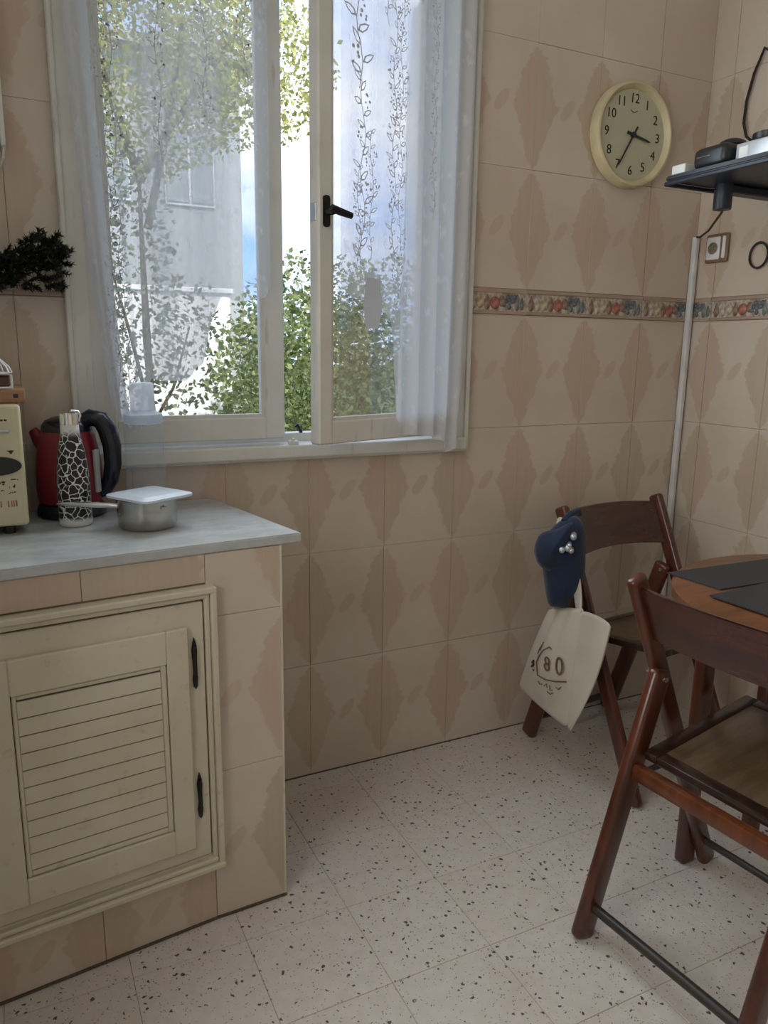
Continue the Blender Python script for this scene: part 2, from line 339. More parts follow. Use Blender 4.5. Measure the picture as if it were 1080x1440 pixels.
for i in range(-7, 7):
    for j in range(-1, 15):
        fx = -.118 + i * FT; fy = -.31 - (j + 0) * FT
        x0, x1, y0, y1 = fx + gp, fx + FT - gp, fy + gp, fy + FT - gp
        cx0, cx1, cy0, cy1 = max(x0, RX0), min(x1, UC), max(y0, RY0), min(y1, 0.0)
        if cx1 - cx0 < .01 or cy1 - cy0 < .01: continue
        if (cx0, cx1, cy0, cy1) == (x0, x1, y0, y1): link(ftm, 'floor_tile', None, floor, loc=(fx, fy, 0))
        else: link(clip_tile(cx0 - fx, cx1 - fx, cy0 - fy, cy1 - fy), 'floor_tile', M['terrazzo'], floor, loc=(fx, fy, 0))

# wall tiles -------------------------------------------------------
ROWS = [(P - H, 0.0, P), (P, P, P + H), (P + H, P + H, P + 2 * H), (P + 2 * H, P + 2 * H, P + 3 * H)]
zt = P + 3 * H + B
ROWS += [(zt, zt, zt + H), (zt + H, zt + H, zt + 2 * H), (zt + 2 * H, zt + 2 * H, zt + 3 * H), (zt + 3 * H, zt + 3 * H, RZ)]
g = .0004
full = MB().box(g, W - g, 0, TH, g, H - g, .0009).mesh('tile'); full.materials.append(M['tile'])
full_p = MB().box(g, W - g, 0, TH, g, H - g, .0009).mesh('tile'); full_p.materials.append(M['tile_plain'])
def sub(rects, hole):
    out = []
    for x0, x1, z0, z1 in rects:
        hx0, hx1, hz0, hz1 = max(x0, hole[0]), min(x1, hole[1]), max(z0, hole[2]), min(z1, hole[3])
        if hx0 >= hx1 or hz0 >= hz1: out.append((x0, x1, z0, z1)); continue
        if x0 < hx0: out.append((x0, hx0, z0, z1))
        if hx1 < x1: out.append((hx1, x1, z0, z1))
        if z0 < hz0: out.append((hx0, hx1, z0, hz0))
        if hz1 < z1: out.append((hx0, hx1, hz1, z1))
    return out
HOLE = (WX0 + .012, WX1 - .012, WZ0 + .012, WZ1 - .012)
def put_tile(parent, ox, oz, x0, x1, z0, z1, plain_, loc, rot, holes=()):
    # rectangle given along the wall; ox, oz: origin of the full tile the pattern belongs to
    rects = [(x0 + g, x1 - g, z0 + g, z1 - g)]
    for h in holes: rects = sub(rects, h)
    rects = [r for r in rects if r[1] - r[0] > .003 and r[3] - r[2] > .003]
    if not rects: return
    mt = M['tile_plain'] if plain_ else M['tile']
    if rects == [(ox + g, ox + W - g, oz + g, oz + H - g)]: me = full_p if plain_ else full
    else:
        mb = MB()
        for a in rects: mb.box(a[0] - ox, a[1] - ox, 0, TH, a[2] - oz, a[3] - oz)
        me = mb.mesh('tile')
    link(me, 'tile', mt, parent, loc=loc, rot=rot)
for k in range(-7, 6):
    for ri, (oz, z0, z1) in enumerate(ROWS):
        x0, x1 = max(k * W, RX0), min((k + 1) * W, UC)
        if x1 < -.36 and z1 < .8: continue
        put_tile(wall_back, k * W, oz, x0, x1, z0, z1, ri >= 6, (k * W, 0, oz), None, (HOLE,))
for k in range(-1, 10):
    for ri, (oz, z0, z1) in enumerate(ROWS):
        x0, x1 = max(R0 + k * W, 0), R0 + (k + 1) * W
        put_tile(wall_right, R0 + k * W, oz, x0, x1, z0, z1, ri >= 6, (UC, -(R0 + k * W), oz), (0, 0, R(-90)))
MB().box(-.22, UC, -.0022, .004, 0, .0030).build('floor_joint', M['cream_gap'], wall_back)
# border strip: rim mouldings and raised glazed fruits ---------------
ZB = P + 3 * H
bt = MB().box(g, W - g, 0, TH, .001, B - .001, .001).mesh('border_tile'); bt.materials.append(M['fr_pale'])
rimm = MB().box(g, W - g, -.005, 0, .001, .010, .002).box(g, W - g, -.005, 0, B - .012, B - .001, .002).mesh('rim'); rimm.materials.append(M['rimpink'])
def blob(rx, rz, neck=0.0):
    mb = MB(); pr = []
    for q in range(9):
        a = math.pi * q / 8; pr.append((max(.0005, rx * math.sin(a) * (1 - neck * (1 - math.cos(a)) * .28)), -rz * math.cos(a)))
    return mb.lathe(pr, 10, sy=.34)
fruits = []
def fr(name, mb, x, z, mt): me = mb.mesh(name); me.materials.append(mt); me.shade_smooth(); fruits.append((name, me, x, z))
zc = B * .47
fr('pear', blob(.013, .022, .9), .020, zc, M['fr_brown']); fr('pear', blob(.012, .019, .9), .044, zc - .003, M['fr_pale'])
fr('melon', blob(.015, .018), .068, zc, M['fr_cream']); fr('pear', blob(.012, .021, .8), .092, zc, M['fr_brown'])
fr('apple', blob(.017, .018), .118, zc - .002, M['fr_red']); fr('plum', blob(.012, .016), .143, zc + .003, M['fr_brown'])
gb = MB()
for a, b in ((0, 0), (.012, .004), (-.012, .004), (.006, .014), (-.006, .015), (.0, -.013), (.018, .015), (-.017, -.006)): gb.lathe([(.0005, -.008), (.006, -.005), (.008, 0), (.006, .005), (.0005, .008)], 8, (a, 0, b), sy=.5)
fr('grapes', gb, .168, zc, M['fr_slate'])
fr('leaf', blob(.010, .024, .5), .195, zc, M['fr_green']); fr('fig', blob(.009, .018, .7), .212, zc - .003, M['fr_slate'])
def border(parent, ox, x0, x1, loc, rot):
    if x1 - x0 >= W - .001: t = link(bt, 'border_tile', None, parent, loc=loc, rot=rot); link(rimm, 'rim', None, t)
    else:
        t = MB().box(x0 - ox + g, x1 - ox - g, 0, TH, .001, B - .001).build('border_tile', M['fr_pale'], parent); t.location = loc
        if rot: t.rotation_euler = rot
        MB().box(x0 - ox + g, x1 - ox - g, -.005, 0, .001, .010).box(x0 - ox + g, x1 - ox - g, -.005, 0, B - .012, B - .001).build('rim', M['rimpink'], t)
    for nme, me, fx, fz in fruits:
        if x0 - ox + .008 < fx < x1 - ox - .008: link(me, nme, None, t, loc=(fx, 0.0, fz))
for k in range(-5, 6):
    x0, x1 = k * W, min((k + 1) * W, UC)
    if x1 > WX0 + .012 and x0 < WX1 - .012:
        if x0 < WX0: x1 = min(x1, WX0 + .012)
        elif x1 > WX1: x0 = max(x0, WX1 - .012)
        else: continue
    border(wall_back, k * W, x0, x1, (k * W, 0, ZB), None)
for k in range(-1, 4):
    border(wall_right, R0 + k * W, max(R0 + k * W, 0), R0 + (k + 1) * W, (UC, -(R0 + k * W), ZB), (0, 0, R(-90)))

# ------------------------------------------------------------------ window
mb = MB(); q = .018
# casing: an outer bead and a lower inner face on each side
mb.box(WX0, WX0 + .012, -q - .006, TH, WZ0, WZ1, .003).box(WX0 + .010, OX0 + .012, -q + .004, TH + .05, WZ0 + .01, WZ1 - .01, .003)
mb.box(WX1 - .012, WX1, -q - .006, TH, WZ0, WZ1, .003).box(OX1 - .006, WX1 - .010, -q + .004, TH + .05, WZ0 + .01, WZ1 - .01, .003)
mb.box(WX0, WX1, -q - .006, TH, WZ1 - .012, WZ1, .003).box(WX0 + .01, WX1 - .01, -q + .004, TH + .05, OZ1 - .006, WZ1 - .01, .003)
mb.box(OX0 - .02, OX1 + .02, .045, .09, OZ0 - .02, OZ0 + .025).box(OX0 - .02, OX0 + .01, .045, .09, OZ0, OZ1).box(OX1 - .01, OX1 + .02, .045, .09, OZ0, OZ1).box(OX0, OX1, .045, .09, OZ1 - .02, OZ1 + .02)
window = mb.build('window_1', M['winpaint'], kind='structure')
mb = MB().box(WX0 + .01, WX1 - .012, -.034, .05, WZ0 + .006, OZ0 + .004, .005, 2).box(WX0, WX1 - .004, -.024, TH, WZ0, WZ0 + .012, .003)
mb.build('sill', M['winpaint'], window)
MB().box(OX0 - .01, OX1 + .01, .06, .27, OZ0 - .05, OZ0 - .004).build('outer_sill', M['winpaint'], window)
SZ0, SZ1 = .980, 2.252
def sash_frame(w, stl, str_, name):
    # local: x 0..w, y -.018...018
    mb = MB(); t = .018; rb = .056
    mb.box(0, stl, -t, t, 0, SZ1 - SZ0, .004).box(w - str_, w, -t, t, 0, SZ1 - SZ0, .004)
    mb.box(stl - .002, w - str_ + .002, -t + .002, t - .002, 0, rb, .003).box(stl - .002, w - str_ + .002, -t + .002, t - .002, SZ1 - SZ0 - rb, SZ1 - SZ0, .003)
    e = .008   # glazing bead
    mb.box(stl - .001, stl + e, -.011, .010, rb, SZ1 - SZ0 - rb).box(w - str_ - e, w - str_ + .001, -.011, .010, rb, SZ1 - SZ0 - rb)
    mb.box(stl, w - str_, -.0104, .0094, rb - .001, rb + e).box(stl, w - str_, -.0104, .0094, SZ1 - SZ0 - rb - e, SZ1 - SZ0 - rb + .001)
    return mb.build(name, M['winpaint'], window)
lw = -.066 - (-.530)
sl = sash_frame(lw, .055, .052, 'sash'); sl.location = (-.530, .012, SZ0)
MB().box(.050, lw - .048, -.002, .002, .050, SZ1 - SZ0 - .05).build('pane', M['glass'], sl)
rw = .503; al = R(17.8)
sr = sash_frame(rw, .055, .042, 'sash'); sr.location = (.436, -.004, SZ0); sr.rotation_euler = (0, 0, R(180) + al)
# local x of the open sash runs from the hinge to the free stile; its room side is local +y
MB().box(.050, rw - .037, -.002, .002, .050, SZ1 - SZ0 - .05).build('pane', M['glass'], sr)
hz = 1.513 - SZ0
mb = MB().box(rw - .030, rw - .012, .017, .024, hz - .032, hz + .036, .006, 2).tube([(rw - .021, .022, hz), (rw - .023, .046, hz)], .008, 8)
mb.tube([(rw - .014, .046, hz + .006), (rw - .034, .050, hz), (rw - .068, .054, hz - .006)], [.0085, .009, .0075], 8)
mb.build('handle', M['iron'], sr, smooth=40)
MB().box(rw - .004, rw + .003, -.010, .010, hz - .02, hz + .02, .002).build('strike_plate', M['silver'], sr)
for zz in (.52, .115):
    MB().tube([(-.006, -.020, zz), (-.006, -.020, zz + .036)], .006, 8).tube([(-.006, -.020, zz + .038), (-.006, -.020, zz + .074)], .0068, 8).build('hinge', M['winpaint'], sl, smooth=40)
    MB().tube([(-.004, .020, zz), (-.004, .020, zz + .036)], .006, 8).tube([(-.004, .020, zz + .038), (-.004, .020, zz + .074)], .0068, 8).build('hinge', M['winpaint'], sr, smooth=40)
MB().box(-.062, -.036, -.028, -.010, OZ0 + .003, OZ0 + .014, .003).tube([(-.05, -.02, OZ0 + .012), (-.052, -.024, OZ0 + .020)], .004, 6).build('catch', M['winpaint'], window)
MB().tube([(-.002, .05, OZ0 + .004), (-.004, .05, OZ0 + .030), (-.014, .05, OZ0 + .048), (-.020, .05, OZ0 + .040)], .005, 6).build('hook', M['iron'], window)

# lace curtains ----------------------------------------------------
def curtain(name, w, nu, nv, zbot, wave, weave, mat, **tags):
    v = []; f = []; wv = []
    for i in range(nu + 1):
        u = i / nu
        for j in range(nv + 1):
            t = j / nv; z_ = (SZ1 - SZ0 - .03) * (1 - t) + zbot(u) * t
            x_, y_ = wave(u, t, z_); v.append((x_, y_, z_)); wv.append(weave(u, t, z_))
    for i in range(nu):
        for j in range(nv): k = i * (nv + 1) + j; f.append((k, k + 1, k + nv + 2, k + nv + 1))
    me = bpy.data.meshes.new(name); me.from_pydata(v, [], f); at = me.attributes.new('weave', 'FLOAT', 'POINT')
    for i, a in enumerate(wv): at.data[i].value = a
    return link(me, name, mat, smooth=180, **tags)
def interp(u, pts):
    for (a, b), (c, d) in zip(pts, pts[1:]):
        if u <= c: t = (u - a) / (c - a); t = t * t * (3 - 2 * t); return b + (d - b) * t
    return pts[-1][1]
def leafquad(mb, p, ang, L, wd, y):
    c, s_ = math.cos(ang), math.sin(ang)
    def q(a, b): return (p[0] + a * c - b * s_, y, p[1] + a * s_ + b * c)
    # outline of a stitched leaf: a thin ring
    o = [q(0, 0), q(L * .3, wd), q(L * .7, wd * .8), q(L, 0), q(L * .7, -wd * .8), q(L * .3, -wd)]
    n_ = [q(L * .18, 0), q(L * .34, wd * .62), q(L * .66, wd * .48), q(L * .86, 0), q(L * .66, -wd * .48), q(L * .34, -wd * .62)]
    mb.add(o + n_, [(i, (i + 1) % 6, 6 + (i + 1) % 6, 6 + i) for i in range(6)])
def vine(mb, x, z0, z1, y, sc_=1.0, lean=0.0, berries=True):
    z_ = z0; side = 1; px, pz = x, z0
    while z_ < z1:
        nx = x + lean * (z_ - z0) + .007 * sc_ * math.sin(z_ * 37 + x * 90); dz = random.uniform(.016, .026) * sc_
        w2 = .0009 * sc_
        mb.add([(px - w2, y, pz), (px + w2, y, pz), (nx + w2, y, z_ + dz), (nx - w2, y, z_ + dz)], [(0, 1, 2, 3)])
        leafquad(mb, (nx, z_ + dz), R(90) - side * R(random.uniform(28, 62)), random.uniform(.020, .034) * sc_, random.uniform(.0042, .0068) * sc_, y)
        if berries and random.random() < .45:
            for _ in range(5):
                bx, bz = nx - side * random.uniform(.008, .024) * sc_, z_ + dz + random.uniform(-.004, .022) * sc_; r_ = random.uniform(.0022, .0036) * sc_
                mb.add([(bx + r_ * math.cos(k * R(60)), y, bz + r_ * math.sin(k * R(60))) for k in range(6)], [tuple(range(6))])
        px, pz = nx, z_ + dz; z_ += dz; side = -side
# curtain on the closed sash: hangs from x -.545 to -.112
CX0, CX1 = -.548, -.108
def zb_l(u): return interp(u, [(0, .10), (.06, .06), (.16, .03), (.23, .06), (.27, .155), (.36, .150), (.50, .150), (.60, .185), (.66, .30), (.72, .345), (.82, .335), (.95, .345), (1.0, .37)])
def wv_l(u, t, z_):
    x_ = CX0 + (CX1 - CX0) * u
    shift = .055 * t * t * max(0, 1 - u * 2.0)          # the gathered edge drifts inwards towards its hem
    fold = .010 * math.sin(u * 30) + (.016 * math.sin(u * 70) if u < .2 else .005 * math.sin(u * 60 + 1))
    return x_ + shift, -.050 - fold * (.6 + .4 * t)
def den_l(u, t, z_):
    if u < .115: return .86                                # gathered edge, many layers of net
    if u < .19: return .16
    if .19 <= u < .215: return .55
    lo = .46 + .10 * math.sin(u * 21)
    mid = .26 * math.exp(-((u - .52) / .22) ** 2) * (1 if z_ < .85 else max(0, 1 - (z_ - .85) / .3))
    return lo + mid - (.12 if z_ > .95 else 0)
cl = curtain('lace_curtain', .44, 110, 90, zb_l, wv_l, den_l, M['lace'], label='sheer white lace curtain with scalloped hem on the closed window sash', category='curtain', group='lace curtains')
cl.location = (0, 0, SZ0)
mb = MB()
for x_, a, b in ((-.475, .1, 1.2), (-.458, .08, 1.2)): vine(mb, x_, a, b, -.068, .7)
for x_, a, b in ((-.36, .62, 1.2), (-.26, .70, 1.2), (-.17, .75, 1.2), (-.215, .95, 1.2), (-.31, 1.0, 1.2)): vine(mb, x_, a, b, -.067, .75)
e = mb.build('embroidery', M['thread'], cl, kind='stuff')
mb = MB().tube([(CX0, -.048, SZ1 - SZ0 - .028), (CX1 + .01, -.048, SZ1 - SZ0 - .028)], .005, 8); mb.build('rod', M['chrome'], cl, smooth=40)
# curtain on the open sash: in the sash's own axes, room side +y
def zb_r(u): return interp(u, [(0, -.03), (.10, -.05), (.2, -.012), (.34, .004), (.52, .012), (.585, .05), (.64, .30), (.70, .33), (.80, .35), (.90, .345), (1, .37)])
def wv_r(u, t, z_):
    x_ = .004 + .456 * u
    pull = .030 * t * t * max(0, 1 - u * 3.5)
    fold = (.011 * math.sin(u * 46) if u < .55 else .004 * math.sin(u * 25))
    return x_ + pull, .034 + .011 + fold * (.7 + .3 * t)
def den_r(u, t, z_):
    edge = interp(z_, [(-.05, .60), (.3, .58), (.5, .56), (.75, .54), (1.0, .50), (1.06, .42), (1.3, .30)])
    if u < edge: return .80 + .10 * math.sin(u * 46)
    if u < edge + .03: return .5
    return .24 + .06 * math.sin(u * 50) + (.12 if u < .76 else 0) + .16 * math.exp(-((z_ - .42) / .12) ** 2)
crn = curtain('lace_curtain', .44, 110, 90, zb_r, wv_r, den_r, M['lace'], label='sheer white lace curtain with leaf sprays on the open window sash', category='curtain', group='lace curtains')
crn.location = sr.location; crn.rotation_euler = sr.rotation_euler
mb = MB()
for x_, a, b, s_ in ((.400, .42, .80, 1.1), (.412, .80, 1.2, 1.4), (.372, .44, .70, .8), (.300, .42, 1.02, .85), (.278, .30, 1.05, .8), (.322, .95, 1.2, .8), (.160, .55, 1.03, .8), (.412, .40, .62, .7)): vine(mb, x_, a, b, .052, s_)
for k in range(2):    # the stitched urn under the sprays
    pts = [(.365 - .026, .395), (.365 + .024, .395), (.365 + .024, .375), (.365 + .030, .33), (.365 + .022, .29), (.365 + .020, .278), (.365 - .022, .278), (.365 - .024, .29), (.365 - .034, .33), (.365 - .026, .375)]
mb.add([(a, .0515, b) for a, b in pts], [tuple(range(len(pts)))])
mb.build('embroidery', M['thread'], crn, kind='stuff')
MB().tube([(.0, .040, SZ1 - SZ0 - .028), (.468, .040, SZ1 - SZ0 - .028)], .005, 8).build('rod', M['chrome'], crn, smooth=40)

# ------------------------------------------------------------------ garden outside
def leaf_cloud(n, c, rad, size, seed, gap=0.0, hollow=.35):
    rn = random.Random(seed); mb = MB()
    for _ in range(n):
        while True:
            p = Vector((rn.uniform(-1, 1), rn.uniform(-1, 1), rn.uniform(-1, 1)))
            if hollow < p.length < 1: break
        if gap and (math.sin(p.x * 9 + seed) * math.sin(p.z * 8 + 2 * seed) * math.sin(p.y * 7)) > gap: continue
        p = Vector((c[0] + p.x * rad[0], c[1] + p.y * rad[1], c[2] + p.z * rad[2]))
        a = Vector((rn.gauss(0, 1), rn.gauss(0, 1), rn.gauss(0, .8))).normalized(); b = a.orthogonal().normalized(); k = a.cross(b)
        th_ = rn.uniform(0, 6.28); b = b * math.cos(th_) + k * math.sin(th_); s_ = size * rn.uniform(.6, 1.4)
        mb.add([p, p + a * s_ * .5 + b * s_ * .32, p + a * s_, p + a * s_ * .5 - b * s_ * .32], [(0, 1, 2), (0, 2, 3)])
    return mb
def tree(name, label, base, clouds, size, mat, trunk_r, seed, branches, cat='tree'):
    t = thing(name, label, cat, base); mb = MB()
    for c, rad, n in clouds:
        k = leaf_cloud(n, c, rad, size, seed); mb.add(k.v, k.f); seed += 1
    mb.build('foliage', mat, t, kind='stuff')
    tb = MB(); rn = random.Random(seed)
    for a, b in branches:
        a, b = Vector(a), Vector(b); mdl = (a + b) / 2 + Vector((rn.uniform(-.05, .05), 0, rn.uniform(-.05, .05)))
        tb.tube([a, mdl, b], [trunk_r, trunk_r * .75, trunk_r * .4], 7)
    tb.build('trunk', M['bark'], t, smooth=60)
    return t
GZ = -.35
MB().box(-30, 40, .25, 70, GZ - .3, GZ).build('lawn', M['grass'], kind='structure')
tree('garden_bush', 'dense green bush growing just outside the open sash', (1.35, 3.3, GZ), [((0, 0, 1.15), (.85, .55, 1.10), 11000), ((-.35, -.1, .85), (.45, .4, .80), 3600), ((.55, .1, 1.7), (.45, .4, .55), 1800)], .040, M['leaf_a'], .03, 3, [((0, 0, 0), (0, 0, 1.5)), ((0, 0, .3), (.4, 0, 1.5)), ((0, 0, .3), (-.4, 0, 1.3))], 'bush')
tree('garden_tree', 'tall tree with yellow green leaves behind the closed sash', (.55, 5.6, GZ), [((.0, 0, 4.0), (1.05, .9, 1.0), 7600), ((1.0, .2, 4.2), (.9, .8, .8), 4200), ((-.5, .2, 4.9), (.8, .8, .7), 2200)], .052, M['leaf_b'], .038, 11, [((0, 0, 0), (-.05, 0, 3.2)), ((-.05, 0, 3.0), (.9, .1, 4.4)), ((-.05, 0, 3.0), (-.5, .1, 4.8)), ((0, 0, 2.6), (.4, 0, 4.4))])
tree('young_tree', 'slender grey leaved tree behind the closed sash', (.18, 3.9, GZ), [((.0, 0, 1.9), (.32, .35, 1.0), 900), ((.35, 0, 1.5), (.25, .3, .65), 420)], .05, M['leaf_c'], .015, 21, [((0, 0, 0), (.05, 0, 2.5)), ((0, 0, .9), (.35, 0, 1.7)), ((.02, 0, 1.2), (-.2, 0, 2.2))])
tree('hedge_shrub', 'broad olive shrub beside the white garden wall', (2.9, 8.0, GZ), [((0, 0, 1.1), (1.3, .7, 1.2), 3000)], .10, M['leaf_a'], .05, 31, [((0, 0, 0), (0, 0, 1.3)), ((0, 0, .3), (.6, 0, 1.3))], 'bush')
gw = thing('garden_wall', 'bright white garden wall standing before the pale house', 'wall', (1.30, 9.2, GZ))
MB().box(-1.5, .95, 0, .2, 0, 2.30).build('wall_panel', M['whitewash'], gw); MB().box(-1.54, .99, -.04, .24, 2.30, 2.37, .01).build('coping', M['whitewash'], gw)
hs = thing('pale_house', 'tall pale rendered house with shuttered windows across the garden', 'house', (1.7, 12.0, GZ))
MB().box(-2.2, 1.55, 0, 4, 0, 6.2).build('wall', M['housewall'], hs)
MB().prism([(-.35, 6.2), (4.35, 6.2), (4.35, 6.35), (2.0, 6.85), (-.35, 6.35)], 0, -2.4, 1.75).build('roof', M['rooft'], hs)
for wx, wz in ((-.75, 0), (.65, 0), (-.75, 2.9), (.65, 2.9)):
    f_ = MB().box(wx - .42, wx + .42, -.04, .0, wz + 1.0, wz + 2.3, .01).build('window', M['whitepl'], hs)
    for sx in (-1, 1): MB().box(wx + sx * .21 - .19, wx + sx * .21 + .19, -.06, -.035, wz + 1.05, wz + 2.25, .008).build('shutter', M['shut'], f_)

# ------------------------------------------------------------------ tiled cabinet under the counter
TC = R(6.5); CZ = .8367
cab = thing('kitchen_cabinet', 'built-in tiled kitchen cabinet with cream louvred door under the worktop', 'cabinet', (-.384, -.449, 0), TC)
ca, sa = math.cos(-TC), math.sin(-TC)
def loc(x, y): dx, dy = x + .384, y + .449; return (dx * ca - dy * sa, dx * sa + dy * ca)
pl, pr_, wr, wl = loc(-1.25, -.5435), loc(-.231, -.4355), loc(-.25, -.001), loc(-1.25, -.001)
MB().prism([(-.90, .008), (-.001, .008), (pr_[0], pr_[1]), wr, wl], 2, 0, CZ - .021).build('carcass', M['grout'], cab)
# pier: two and a bit tiles on a face turned along the window wall
pang = math.atan2(-.4417 + .449, -.228 + .384) - TC
pier = bpy.data.objects.new('pier', None); col.objects.link(pier); pier.parent = cab; pier.rotation_euler = (0, 0, pang)
PW = .158
for zo, z0, z1 in ((.346 - .34, 0, .345), (.346, .345, .685), (.686, .685, CZ - .021)):
    me = MB().box(W - PW + g, W - g, 0, TH, z0 - zo + g, z1 - zo - g, .001).mesh('tile')
    link(me, 'tile', M['tile'], pier, loc=(PW - W, 0, zo))
MB().box(-.004, PW + .002, -.0045, .004, 0, .0055, .002).build('base_joint', M['cream_gap'], pier)
MB().box(-.9, .0, -.0045, .004, 0, .0055, .002).build('base_joint', M['cream_gap'], cab)
MB().box(PW - .004, PW + .001, -.0008, .012, 0, CZ - .021).build('corner_bead', M['cream'], pier)
for (x0, x1), ph in (((-.229, 0), 0), ((-.458, -.229), 1), ((-.687, -.458), 2), ((-.9, -.687), 3)):
    link(MB().box(x0 + g, x1 - g, 0, TH, .757 + g, CZ - .021, .001).mesh('tile'), 'tile', M['tile'], cab, loc=(0, 0, 0))
for x0, x1 in ((-.232, 0), (-.458, -.232), (-.687, -.458), (-.9, -.687)):
    me = MB().box(g, x1 - x0 - g, 0, TH, g + .1, .1 + .132, .001).mesh('tile'); link(me, 'tile', M['tile'], cab, loc=(x0, 0, -.1))
# painted frame moulding round the door: stepped profile
mb = MB(); fx0 = -.46
for a, b, d in ((.0, .013, .022), (.013, .024, .014)):
    mb.box(.016 - b, .016 - a, -d, .009, .136 + a, .753 - a, .003); mb.box(fx0 + a, fx0 + b, -d, .009, .136 + a, .753 - a, .003)
    mb.box(fx0 + a, .016 - a, -d - .0012, .009, .753 - b, .753 - a + .0006, .003); mb.box(fx0 + a, .016 - a, -d - .004, .009, .136 + a, .136 + b, .003)
mb.box(fx0, .012, -.006, .009, .135, .166, .002)
mb.build('door_surround', M['cream'], cab)
MB().box(fx0 + .02, -.004, -.0015, .009, .15, .74).build('door_gap', M['cream_gap'], cab)
DX0, DX1 = -.440, -.0105
door = MB().box(DX0, DX1, -.010, -.001, .169, .7245, .002).build('door', M['cream'], cab)
mb = MB(); e0, e1, f0, f1 = -.414, -.045, .200, .679   # raised frame of the door
ix0, ix1, iz0, iz1 = -.361, -.0875, .253, .612
for x0, x1, z0, z1 in ((e0, ix0, f0, f1), (ix1, e1, f0, f1), (ix0, ix1, f0, iz0), (ix0, ix1, iz1, f1)): mb.box(x0, x1, -.021, -.009, z0, z1, .0022)
mb.build('frame', M['cream'], door)
mb = MB()
for x0, x1, z0, z1 in ((ix0 + .002, ix0 + .010, iz0, iz1), (ix1 - .012, ix1 - .001, iz0, iz1), (ix0 + .01, ix1 - .012, iz0 + .001, iz0 + .012), (ix0 + .01, ix1 - .012, iz1 - .010, iz1 - .001)): mb.box(x0, x1, -.016, -.009, z0, z1, .002)
mb.build('inner_bead', M['cream'], door)
MB().box(ix0 + .001, ix1 - .001, -.0115, -.0098, iz0 + .001, iz1 - .001).build('louvre_back', M['cream_gap'], door)
ns = 10; lz0, lz1 = iz0 + .014, iz1 - .012; dzs = (lz1 - lz0) / ns
for k in range(ns):
    z0 = lz0 + k * dzs; y = .0
    mb = MB().prism([(-.0165, z0 + .0014), (-.0112, z0 + .0014), (-.0112, z0 + dzs - .0014), (-.0150, z0 + dzs - .0014)], 0, ix0 + .010, ix1 - .013)
    mb.build('slat', M['cream'], door)
for z0, z1 in ((.552, .648), (.266, .358)):
    hx = -.0315; mb = MB().prism([(hx - .004, z0), (hx, z0 - .006), (hx + .004, z0), (hx + .0055, z0 + .018), (hx + .003, z0 + .03), (hx + .0055, z1 - .02), (hx + .003, z1 - .004), (hx, z1 + .006), (hx - .003, z1 - .004), (hx - .0055, z1 - .02), (hx - .003, z0 + .03), (hx - .0055, z0 + .016)], 1, -.0135, -.009)
    mb.tube([(hx, -.0145, z0 + .01), (hx, -.0145, z1 - .01)], .0042, 8); mb.build('hinge', M['iron'], door)
# worktop slab
wt = MB().prism([(-.262, -.001), (-.180, -.438), (-.384, -.4545), (-1.25, -.553), (-1.25, -.001)], 2, CZ - .020, CZ)
b = bmesh.new(); me = wt.mesh('t'); b.from_mesh(me); bmesh.ops.bevel(b, geom=b.edges[:], offset=.0025, segments=2, affect='EDGES'); wt = MB().bm(b)
wt.build('worktop', M['marble'], label='pale grey marble worktop with pointed corner over the tiled cabinet', category='worktop')

# ------------------------------------------------------------------ things on the worktop
ZT = CZ
mwv = thing('microwave_oven', 'cream microwave oven with oval dark display at the end of the worktop', 'microwave', (-.90, -.13, ZT))
mx0, mx1, my, mz0, mz1 = -.27, .217, -.11, .018, .259
MB().box(mx0, mx1, my, .11, mz0, mz1, .008, 3).build('body', M['mw'], mwv, smooth=40)
for fx in (-.2, .18):
    for fy in (-.08, .08): MB().lathe([(.012, 0), (.014, .019)], 12, (fx, fy, 0)).build('foot', M['black'], mwv)
def oval(cx, cz_, rx, rz, y0, y1): return MB().prism([(cx + rx * math.cos(2 * math.pi * k / 28), cz_ + rz * math.sin(2 * math.pi * k / 28)) for k in range(28)], 1, y0, y1)
oval(.166, .140, .0485, .021, my - .004, my + .004).build('rim', M['mw'], mwv)
oval(.166, .140, .0455, .0185, my - .006, my + .004).build('display', M['black'], mwv)
MB().box(.135, .196, my - .003, my + .002, .203, .211, .003).build('badge', M['silver'], mwv)
MB().box(mx0 + .02, .10, my - .006, my + .002, .03, .245, .006).build('door', M['black'], mwv)
pn = MB()
for x0, x1, z0, z1 in ((.160, .164, .2265, .230), (.167, .1735, .2265, .230), (.1755, .179, .2265, .230), (.1805, .185, .2265, .230), (.187, .192, .2265, .230), (.1875, .200, .168, .1695), (.190, .198, .1655, .168), (.192, .196, .163, .1655),
                       (.168, .1715, .104, .109), (.173, .1795, .106, .1095), (.1745, .178, .102, .105), (.190, .199, .1115, .1135), (.201, .203, .1105, .1125), (.193, .1965, .096, .100), (.195, .197, .0995, .102), (.186, .187, .096, .0985),
                       (.171, .1745, .0905, .0925), (.1755, .177, .0905, .0925), (.166, .169, .084, .087), (.184, .187, .084, .0855), (.187, .189, .0855, .088), (.190, .192, .085, .087), (.193, .197, .086, .088)): pn.box(x0, x1, my - .0006, my + .001, z0, z1)
pn.build('button_print', M['print_d'], mwv, kind='stuff')
pn = MB()
for x0, x1 in ((.161, .163), (.1645, .166), (.168, .1705), (.181, .1835), (.187, .189), (.1905, .193), (.195, .198)): pn.box(x0, x1, my - .0006, my + .001, .058, .0705)
pn.build('key_print', plain('orange_print', (.36, .17, .06), .6), mwv, kind='stuff')

